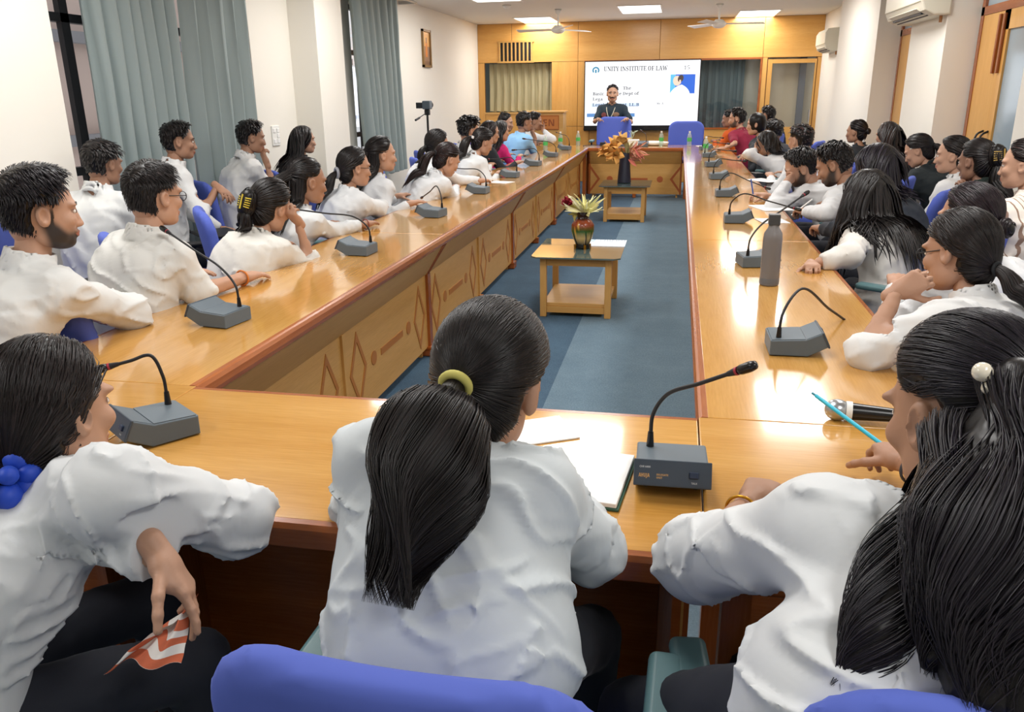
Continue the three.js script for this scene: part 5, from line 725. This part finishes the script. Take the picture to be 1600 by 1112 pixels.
chairAt(-.255, -.935, .03, 'blue conference chair behind the person with yellow hair tie'); chairAt(.345, -1.0, -.1, 'blue conference chair behind the person with pearl hair pins');
{ const c = sit(f1, 'blue conference chair under the person with the blue scrunchie', null, false, .75); c.position.x -= .12; c.position.z += .1; }

// ---------- people along the curtain side tables ----------
const dl = { group: undefined };
const l1 = person({ label: 'person in white shirt resting a folded arm beside the corner table', skin: 'fair', head: [66, 330, 'x', -2.00], rel: 80, pitch: 4, brel: 62, lean: .16, beard: .97, hair: { t: 'short', len: .06, top: .034, n: 4200, fine: .6, fwd: .6, cool: 1.3 }, shirt: '#eff0ee', loose: .02, puff: .02, R: { el: [205, 490, 'y', T + .045], wr: [110, 455, 'y', T + .06], sleeve: .8, hidden: 1 } });
const l2 = person({ wide: .92, hs: 1.0, label: 'person with glasses in white shirt stretching an arm along the table', skin: 'fair', head: [243, 306, 'x', -2.00], rel: 56, pitch: 5, brel: 50, lean: .12, glasses: 1, hair: { t: 'short', len: .05, top: .026, n: 4200, fine: .6, fwd: .5, warm: 1.2 }, shirt: '#f0f0ec', loose: .02, puff: .02, R: { el: [300, 452, 'y', T + .05], wr: [392, 430, 'y', TB], tip: [428, 424, 'y', T + .025], sleeve: .12, curl: .2, bangle: ['#d2792a', .004, .96] } });
const l3 = person({ label: 'person in cream shirt with yellow hair claw propping a cheek on one hand', f: 1, skin: 'fair', head: [424, 322, 'x', -1.91], rel: 42, pitch: 16, roll: 10, brel: 45, lean: .16, hair: { t: 'claw', tie: [.02, -.01, -.115], rad: .042, clip: '#d8c23f', n: 1500, len: .16, tailRad: .03 }, shirt: '#f1efe8', loose: .02, puff: .018, R: { el: [500, 384, 'y', T + .04], face: [-.085, .0, .03], sleeve: .3, curl: 1.1 } });
const l4 = person({ label: 'person in white shirt stretching an arm out beside the yellow hair claw', f: 1, skin: 'tan', head: [482, 284, 'x', -2.02], rel: 66, pitch: 8, brel: 60, lean: .14, hair: { t: 'half', tie: [0, .03, -.12], len: .42, n: 2200, vol: .03, fall: .36 }, shirt: '#eef2f4', R: { el: [512, 362, 'y', T + .03], wr: [572, 350, 'y', TB], tip: [606, 343, 'y', T + .025], sleeve: .8, curl: .2, bangle: ['#8a3f36', .003, .99] } });
const l5 = person({ label: 'person in white shirt with grey scrunchie and glasses at the table', f: 1, skin: 'mid', head: [555, 262, 'x', -2.05], rel: 68, pitch: 5, brel: 55, lean: .1, glasses: 1, hair: { t: 'pony', tie: [0, -.035, -.118], len: .3, rad: .03, n: 1700, tieColor: '#9a9da6', ring: 1.7 }, shirt: '#f0f3f5', loose: .02, puff: .02, R: { el: [590, 326, 'y', T + .045], wr: [600, 318, 'y', TB], hidden: 1 } });
const l6 = person({ label: 'person in white shirt with white hair clip sitting upright at the table', f: 1, skin: 'mid', head: [597, 242, 'x', -2.09], rel: 74, pitch: 2, brel: 60, lean: .1, hair: { t: 'half', tie: [0, .02, -.12], len: .5, n: 2400, vol: .03, wave: .03, fall: .44 }, clipAt: [[.045, .035, -.115, .05, .04, .02, '#e9eaee']], shirt: '#eef1f4', R: { wr: [640, 318, 'y', TB], sleeve: .95 } });
const l7 = person({ label: 'person in white shirt bending low over the table behind a microphone', f: 1, skin: 'mid', head: [699, 250, 'x', -1.77], rel: 58, pitch: 28, brel: 55, lean: .3, hair: { t: 'pony', tie: [0, .0, -.12], len: .45, rad: .035, warm: 1.7, n: 1700 }, shirt: '#eef1f4', R: { wr: [712, 293, 'y', TB] } });
const l7b = person({ label: 'person in white shirt reaching a sleeve towards a small white sheet', f: 1, skin: 'fair', head: [684, 226, 'x', -2.07], rel: 62, pitch: 10, brel: 50, lean: .16, hair: { t: 'pony', tie: [0, -.04, -.115], len: .2, rad: .025, n: 1700 }, shirt: '#f2f3f4', R: { el: [716, 282, 'y', T + .04], wr: [752, 282, 'y', TB], tip: [778, 281, 'y', T + .02] } });
const l8 = person({ label: 'person in white shirt sitting behind the two who lean on the table', skin: 'mid', head: [734, 204, 'x', -2.19], rel: 62, pitch: 8, brel: 55, hair: { t: 'short', len: .07, top: .04, lift: .8, n: 1800 }, shirt: '#f0f2f3' });
const l9 = person({ label: 'person in white shirt with white hair clip looking down at the table', f: 1, skin: 'mid', head: [755, 222, 'x', -1.85], rel: 60, pitch: 22, brel: 55, lean: .22, hair: { t: 'pony', tie: [0, .0, -.122], len: .4, rad: .04, n: 1700 }, clipAt: [[0, .0, -.135, .06, .025, .02, '#f2f2f2']], shirt: '#eff2f3', R: { wr: [778, 271, 'y', TB] } });
const l10 = person({ label: 'person in black top with glasses beside the pink outfit', f: 1, skin: 'fair', head: [766, 207, 'x', -2.05], rel: 72, pitch: 8, brel: 55, glasses: 1, lean: .15, hair: { t: 'long', len: .3, warm: 1.6 }, shirt: '#1c2128', top: 'black_top', R: { wr: [808, 254, 'y', TB] } });
const l11 = person({ label: 'person in bright pink outfit beside the light blue shirt', f: 1, skin: 'fair', head: [783, 205, 'x', -2.12], rel: 65, pitch: 5, brel: 55, hair: { t: 'long', len: .42 }, shirt: '#d81f78', top: 'pink_top' });
const l12 = person({ label: 'person in dark top turned towards the doors before the beige curtain', f: 1, skin: 'fair', head: [791, 192, 'x', -2.40], rel: 105, pitch: 5, brel: 80, hair: { t: 'bun', tie: [0, .115, -.05], rad: .03 }, shirt: '#2a2a30', lap: 1 });
const l13 = person({ label: 'person in light blue shirt with a hand at the chin', skin: 'tan', head: [820, 191, 'x', -2.07], rel: 65, pitch: 6, brel: 50, lean: .16, hair: { t: 'short', len: .04, n: 1600 }, shirt: '#8fc0ea', sleeve: -.1, R: { el: [843, 232, 'y', T + .04], face: [-.03, -.1, .1], curl: .9 } });
const l14 = person({ label: 'person in white shirt hiding the mouth behind raised hands', skin: 'tan', head: [836, 190, 'x', -2.09], rel: 85, pitch: 8, brel: 60, lean: .18, hair: { t: 'short' }, shirt: '#f0f2f4', R: { el: [850, 230, 'y', T + .04], face: [-.03, -.07, .12], curl: .9 } });
for (const [p, who] of [[l1, 'white shirted person with folded arm'], [l2, 'person wearing orange bracelet and glasses'], [l3, 'person with the yellow hair claw'], [l4, 'person stretching an arm beside the hair claw'], [l5, 'person with the grey scrunchie'], [l6, 'upright person with white hair clip'], [l7, 'person bending low over the table'], [l7b, 'person reaching for the small sheet'], [l8, 'person behind the two who lean'], [l9, 'person with hair clip looking down'], [l10, 'person in black top with glasses'], [l11, 'person in pink'], [l12, 'person in dark top by the beige curtain'], [l13, 'person in light blue'], [l14, 'person with raised hands']]) sit(p, `blue conference chair of the ${who}`, 'conference chairs on the curtain side', false, p === l12 ? p.by : lerp(p.by, Math.PI / 2, p === l2 ? -.08 : p === l3 ? .4 : .35), p === l2 ? .15 : p === l3 ? .22 : .1);
// row by the curtain
const b1 = person({ scale: .93, hs: .98, label: 'person in white shirt seated by the open window frame', skin: 'tan', head: [163, 256, 'x', -2.98], rel: 52, pitch: 8, brel: 38, lean: .12, lap: 1, hair: { t: 'short', len: .055, top: .03, n: 1500 }, shirt: '#eceeed', R: { lap: 1 }, L: { lap: 1 } });
const b2 = person({ scale: .93, hs: .98, label: 'person in white shirt in profile before the grey curtain', skin: 'tan', head: [281, 221, 'x', -3.04], rel: 86, pitch: 4, brel: 75, lean: .08, hair: { t: 'short', len: .05, top: .028, n: 1500 }, shirt: '#eff0ef', R: { wr: [340, 292, 'x', -2.8], tip: [356, 306, 'x', -2.72], sleeve: .35, curl: .45 }, L: { lap: 1 }, thigh: .44 });
const b3 = person({ scale: .93, hs: .98, label: 'person in white shirt holding the chin by the curtain edge', skin: 'tan', head: [394, 215, 'x', -3.04], rel: 80, pitch: 8, brel: 70, lean: .1, hair: { t: 'short', len: .055, top: .03, n: 1500 }, shirt: '#f1f1ef', R: { face: [-.03, -.105, .08], sleeve: .3, curl: 1 }, L: { lap: 1 }, thigh: .44 });
const b4 = person({ scale: .93, hs: .98, label: 'person in dark top sitting in front of the column', f: 1, skin: 'mid', head: [475, 219, 'x', -3.04], rel: 72, pitch: 2, brel: 60, lean: .06, lap: 1, hair: { t: 'long', len: .3, warm: 1.3, n: 1800 }, shirt: '#1f2126' });
for (const [p, w] of [[b1, 'person by the open window frame'], [b2, 'person in profile before the curtain'], [b3, 'person holding the chin'], [b4, 'person in front of the column']]) sit(p, `blue tablet chair of the ${w}`, 'tablet chairs by the curtains', true, p === b1 ? .45 : p.by, p === b1 ? .12 : -.03);

// ---------- people along the door side tables ----------
const r1 = person({ label: 'person with glasses in white shirt resting a cheek on a fist', f: 1, skin: 'mid', head: [1497, 393, 'x', 0.86], rel: -58, pitch: 14, roll: 6, brel: -35, lean: .2, glasses: 1, hair: { t: 'pony', tie: [0, -.06, -.112], len: .34, rad: .03, n: 2600, wave: .008, warm: 1.2, thick: .014 }, shL: [1478, 508, 'z', -2.36], shirt: '#f2f3f3', loose: .02, puff: .018, L: { el: [1356, 548, 'y', T + .045], wr: [1402, 455, 'z', -2.5], tip: [1446, 432, 'z', -2.5], sleeve: .18, curl: 1.0, free: 1, pn: [.6, .1, -.5] } });
const r2 = person({ label: 'person in white shirt just behind the one resting a cheek', f: 1, skin: 'mid', head: [1512, 342, 'x', 1.06], rel: -58, pitch: 6, brel: -45, hair: { t: 'bun', tie: [0, -.03, -.118], rad: .034, n: 1700, warm: 1.5, cool: 1.4 }, shirt: '#eef0f2' });
const r3 = person({ label: 'person in cream blouse leaning on the table beside the tall bottle', f: 1, skin: 'mid', head: [1353, 306, 'x', 0.92], rel: -42, pitch: 16, brel: -48, lean: .16, hair: { t: 'long', len: .48, n: 1700, vol: .022, part: .01, front: 1 }, shirt: '#f1eee8', loose: .02, puff: .02, L: { el: [1312, 434, 'y', T + .04], wr: [1288, 408, 'y', TB], tip: [1272, 420, 'y', T + .025], curl: .9, sleeve: .75 } });
const r4 = person({ label: 'person in dark jacket sitting behind the cream blouse', f: 1, skin: 'tan', head: [1368, 262, 'x', 1.06], rel: -50, pitch: 12, brel: -60, lean: .2, hair: { t: 'long', len: .19, wave: .25, vol: .03, cool: 1.6, n: 2200 }, shirt: '#262c36', top: 'jacket', L: { el: [1302, 378, 'y', T + .05], wr: [1262, 356, 'y', TB], tip: [1246, 350, 'y', T + .03], curl: .8 } });
const r5 = person({ label: 'person in white shirt looking down beside the dark jacket', skin: 'tan', head: [1302, 258, 'x', 0.98], rel: -76, pitch: 26, brel: -55, lean: .2, beard: .95, hair: { t: 'short', len: .05, top: .032, n: 1800 }, shirt: '#f0f2f4', L: { el: [1290, 342, 'y', T + .05], wr: [1248, 330, 'y', TB], tip: [1232, 326, 'y', T + .03], curl: .7 } });
const r6 = person({ label: 'person in white shirt propping the head while writing with blue pen', skin: 'fair', head: [1250, 262, 'x', 0.86], rel: -92, pitch: 26, roll: -8, brel: -60, lean: .22, beard: .95, hair: { t: 'short', len: .045, top: .03, n: 1800 }, shirt: '#f0f2f4', L: { el: [1186, 318, 'y', T + .05], face: [.07, -.02, .06], curl: .9 }, R: { wr: [1196, 306, 'y', TB], curl: .8 } });
const r7 = person({ label: 'person in white shirt sitting behind the one with the blue pen', skin: 'mid', head: [1250, 220, 'x', 1.06], rel: -45, pitch: 8, brel: -55, hair: { t: 'short', len: .03, warm: 1.8, n: 1500 }, shirt: '#eff1f3' });
const r8 = person({ label: 'person in white shirt covering the face with a raised hand', f: 1, skin: 'fair', head: [1197, 224, 'x', 0.91], rel: -68, pitch: 18, brel: -60, lean: .18, hair: { t: 'long', len: .2, vol: .02 }, shirt: '#f2f3f4', L: { el: [1174, 274, 'y', T + .04], face: [.04, -.03, .1], curl: .6 } });
const r9 = person({ label: 'person in black headscarf and dark jacket with hand on table', f: 1, skin: 'fair', head: [1181, 194, 'x', .87], rel: -82, pitch: 6, brel: -60, lean: .14, hair: { t: 'scarf', thick: .01, top: .012 }, shirt: '#1d242d', top: 'jacket', L: { el: [1172, 262, 'y', T + .05], wr: [1150, 257, 'y', TB], tip: [1136, 256, 'y', T + .03], curl: .8 } });
const r9b = person({ label: 'person in dark top seen just behind the headscarf', skin: 'tan', head: [1208, 206, 'x', 1.11], rel: -40, pitch: 8, brel: -60, hair: { t: 'short', len: .06, top: .034, n: 1600 }, shirt: '#2b2f36' });
const r12 = person({ label: 'person in slate top sitting tall behind the headscarf', skin: 'tan', head: [1199, 180, 'x', 1.3], rel: -55, pitch: 5, brel: -60, hair: { t: 'short', n: 1500 }, shirt: '#2a3340' });
const r10 = person({ label: 'person in maroon shirt leaning at the far door side table', skin: 'fair', head: [1151, 185, 'x', .79], rel: -82, pitch: 5, brel: -50, lean: .18, beard: .9, hair: { t: 'short', len: .06, top: .034, n: 1600 }, shirt: '#8e1f3d', sleeve: -.1, L: { el: [1150, 232, 'y', T + .04], wr: [1128, 232, 'y', TB] } });
const r11 = person({ label: 'person in orange shirt beyond the maroon shirt', skin: 'deep', head: [1139, 186, 'x', .75], rel: -80, pitch: 6, brel: -60, lean: .14, hair: { t: 'short' }, shirt: '#e0641c', top: 'orange_shirt' });
for (const [p, who] of [[r1, 'person resting a cheek on a fist'], [r2, 'person behind the resting cheek'], [r3, 'person in cream blouse'], [r4, 'person in dark jacket'], [r5, 'person in white looking down'], [r6, 'person writing with the blue pen'], [r7, 'person behind the blue pen'], [r8, 'person covering the face'], [r9, 'person in headscarf'], [r9b, 'person just behind the headscarf'], [r12, 'person in slate top'], [r10, 'person in maroon'], [r11, 'person in orange']]) sit(p, `blue conference chair of the ${who}`, 'conference chairs on the door side', false, lerp(p.by, -Math.PI / 2, .35));
// row by the doors
const q1 = person({ scale: .9, hs: .98, label: 'person in dark top before the bright pillar', f: 1, skin: 'tan', head: [1337, 206, 'x', 1.70], rel: -68, pitch: 4, lap: 1, hair: { t: 'bun', tie: [0, .0, -.115], rad: .026 }, shirt: '#22262c' });
const q2 = person({ scale: .9, hs: .98, label: 'person in dark top before the narrow wooden door', f: 1, skin: 'tan', head: [1386, 212, 'x', 1.70], rel: -55, pitch: 6, lap: 1, hair: { t: 'long', len: .3, warm: 1.4 }, shirt: '#20242a' });
const q3 = person({ scale: .9, hs: .98, label: 'person in black blazer bending the head down', f: 1, skin: 'fair', head: [1434, 236, 'x', 1.66], rel: -78, pitch: 26, brel: -50, lean: .16, lap: 1, hair: { t: 'pony', tie: [0, -.01, -.118], len: .12, rad: .02, n: 1700 }, clipAt: [[.07, .035, .01, .006, .008, .04, '#e8e2d2']], shirt: '#1a2326', top: 'blazer' });
const q4 = person({ scale: .9, hs: .98, label: 'person in white shirt in profile between two dark blazers', f: 1, skin: 'fair', head: [1487, 243, 'x', 1.62], rel: -84, pitch: 4, brel: -60, lap: 1, hair: { t: 'bun', tie: [0, -.02, -.112], rad: .024, n: 1700 }, shirt: '#eff0f0' });
const q5 = person({ scale: .9, hs: .98, label: 'person in dark green blazer with hair claw and hand at neck', f: 1, skin: 'deep', head: [1524, 252, 'x', 1.56], rel: -52, pitch: 8, brel: -50, lap: 1, hair: { t: 'claw', tie: [.0, .02, -.118], rad: .04, clip: '#b9964a', len: .3, tailRad: .04, n: 1700 }, shirt: '#15241f', top: 'blazer', L: { face: [.06, -.13, .02], curl: 1, sleeve: .95 } });
const q6 = person({ scale: .9, hs: .98, label: 'person in brown striped shirt by the glazed door', f: 1, skin: 'fair', head: [1598, 258, 'x', 1.52], rel: -80, pitch: 4, brel: -55, lap: 1, hair: { t: 'bun', tie: [0, .0, -.115], rad: .028, warm: 1.5, n: 1700 }, stripes: stripeMat, loose: .02, L: { wr: [1550, 390, 'x', 1.35], sleeve: .8 } });
for (const [p, w] of [[q1, 'person before the bright pillar'], [q2, 'person before the narrow door'], [q3, 'person in black blazer'], [q4, 'person in white between the blazers'], [q5, 'person in green blazer'], [q6, 'person in striped shirt']]) sit(p, `blue tablet chair of the ${w}`, 'tablet chairs by the doors', true, -1.2, .0);
// ---------- speaker ----------
const spk = person({ label: 'standing person in dark polo with lanyard gripping a chair back', skin: 'mid', stand: 1, head: [957, 146, 'z', -13.85], rel: 180, pitch: 3, byaw: 188, lean: -.05, slouch: 0, moustache: 1, hs: 1.12, wide: 1.12, hair: { t: 'short', len: .03, top: .012, thick: .012, n: 1600, warm: 1.6, cool: 1.6 }, shirt: '#1f2f3b', top: 'polo_shirt', sleeve: -.12, R: { wr: [934, 186, 'z', -13.5], curl: 1 }, L: { wr: [980, 186, 'z', -13.5], curl: 1 },
  extra: ({ g, neck, fw, rt, base, sp }) => { const o = (f, r, y) => neck.clone().addScaledVector(fw, f).addScaledVector(rt, r).addScaledVector(UP, y).sub(base); mesh('lanyard', [tube([o(-.02, -.075, .01), o(.1, -.07, -.06), o(.15, -.04, -.16), o(.165, 0, -.25)], .006, 14, 6), tube([o(-.02, .075, .01), o(.1, .07, -.06), o(.15, .04, -.16), o(.165, 0, -.25)], .006, 14, 6)], M(srgb('#cfcab8'), .6), g); const b = o(.17, -.05, -.33); mesh('id_card', box(b.x - .035, b.x + .035, b.y - .055, b.y + .055, b.z - .004, b.z + .004, 'x', .003), MAT.white, g); const e = o(.155, .1, -.17); const s = new THREE.SphereGeometry(.042, 16, 12); s.scale(1, 1, .12); s.translate(e.x, e.y, e.z); mesh('chest_emblem', s, M(srgb('#7a3f3c'), .7), g); const e2 = o(.155, -.1, -.16), s2 = new THREE.SphereGeometry(.05, 16, 12); s2.scale(1.1, .7, .12); s2.translate(e2.x, e2.y, e2.z); mesh('chest_crest', s2, M(srgb('#8f6f58'), .7), g); } });
{ const a = pZ(956, 195, -13.05), b = pZ(1073, 200, -13.05); const c1 = chairAt(a.x, -13.3, Math.PI, 'blue chair gripped by the standing speaker', null), c2 = chairAt(b.x, -13.3, Math.PI, 'empty blue chair before the wall screen beside the speaker', null); c1.scale.set(1.2, 1.2, 1); c2.scale.set(1.2, 1.12, 1); c1.position.z = c2.position.z = -13.28; }
// ---------- held things ----------
{
  const a = f3.arms[1].wr.clone().addScaledVector(f3.arms[1].hd, .085), pa = at([1275, 618, 'y', T + .115]), pen = thing('pen', 'cyan ballpoint pen held above the silver microphone', 'pen', a.x, a.y, a.z); mesh('barrel', bar(V(), pa.clone().sub(a), .0045, 10), M(srgb('#27b9d8'), .3), pen); mesh('clicker', bar(pa.clone().sub(a), pa.clone().sub(a).multiplyScalar(1.06), .003, 8), M(srgb('#1a7f97'), .3), pen);
  const h = r6.arms[1].wr.clone().addScaledVector(r6.arms[1].hd, .09), p2 = thing('pen', 'blue pen in the hand of the person propping the head', 'pen', h.x, h.y, h.z); mesh('barrel', bar(V(0, -.02, 0), V(-.03, .11, .03), .005, 8), M(srgb('#2c62c8'), .3), p2);
  const h5 = r5.arms[0].wr.clone().addScaledVector(r5.arms[0].hd, .09), p3 = thing('pen', 'white pen in the hand of the person looking down', 'pen', h5.x, h5.y, h5.z); mesh('barrel', bar(V(-.04, -.03, .0), V(.08, .07, -.02), .005, 8), MAT.white, p3);
  // striped cloth hanging from the near girl's hand
  const top = f1.arms[0].wr.clone().addScaledVector(f1.arms[0].hd, .09), bl = at([168, 1042, 'z', -.95]), br = at([276, 1046, 'z', -.9]); const nu = 26, nv = 22, pos = [], uv = [], idx = [];
  for (let j = 0; j <= nv; j++) for (let i = 0; i <= nu; i++) { const u = i / nu, v = j / nv, b = bl.clone().lerp(br, u), p = top.clone().lerp(b, v), sp = sstep(0, .3, v); const m = top.clone().lerp(bl.clone().lerp(br, .5), v); p.lerp(m, (1 - sp) * .8); p.z += .018 * Math.sin(u * 9 + v * 2) * (1 - v * .3); p.y += .012 * Math.sin(u * 3.1) * v - .01 * N3(u * 4, v * 4, 1); pos.push(p.x - top.x, p.y - top.y, p.z - top.z); uv.push(u, v); }
  for (let j = 0; j < nv; j++) for (let i = 0; i < nu; i++) { const a = j * (nu + 1) + i; idx.push(a, a + nu + 1, a + 1, a + 1, a + nu + 1, a + nu + 2); }
  const g = new THREE.BufferGeometry(); g.setAttribute('position', new THREE.Float32BufferAttribute(pos, 3)); g.setAttribute('uv', new THREE.Float32BufferAttribute(uv, 2)); g.setIndex(idx); g.computeVertexNormals();
  const t = dataTex(16, 256, (u, v) => (v * 6.6 + .45) % 2 < 1 ? [208, 108, 74] : [238, 232, 226]); t.wrapS = t.wrapT = THREE.ClampToEdgeWrapping; tag(mesh('striped_cloth', g.translate(top.x, top.y, top.z), M(0xffffff, .9, { map: t, side: THREE.DoubleSide }), scene), 'orange and white striped cloth dangling from a hand', 'cloth');
}
renderer.render(scene, camera);
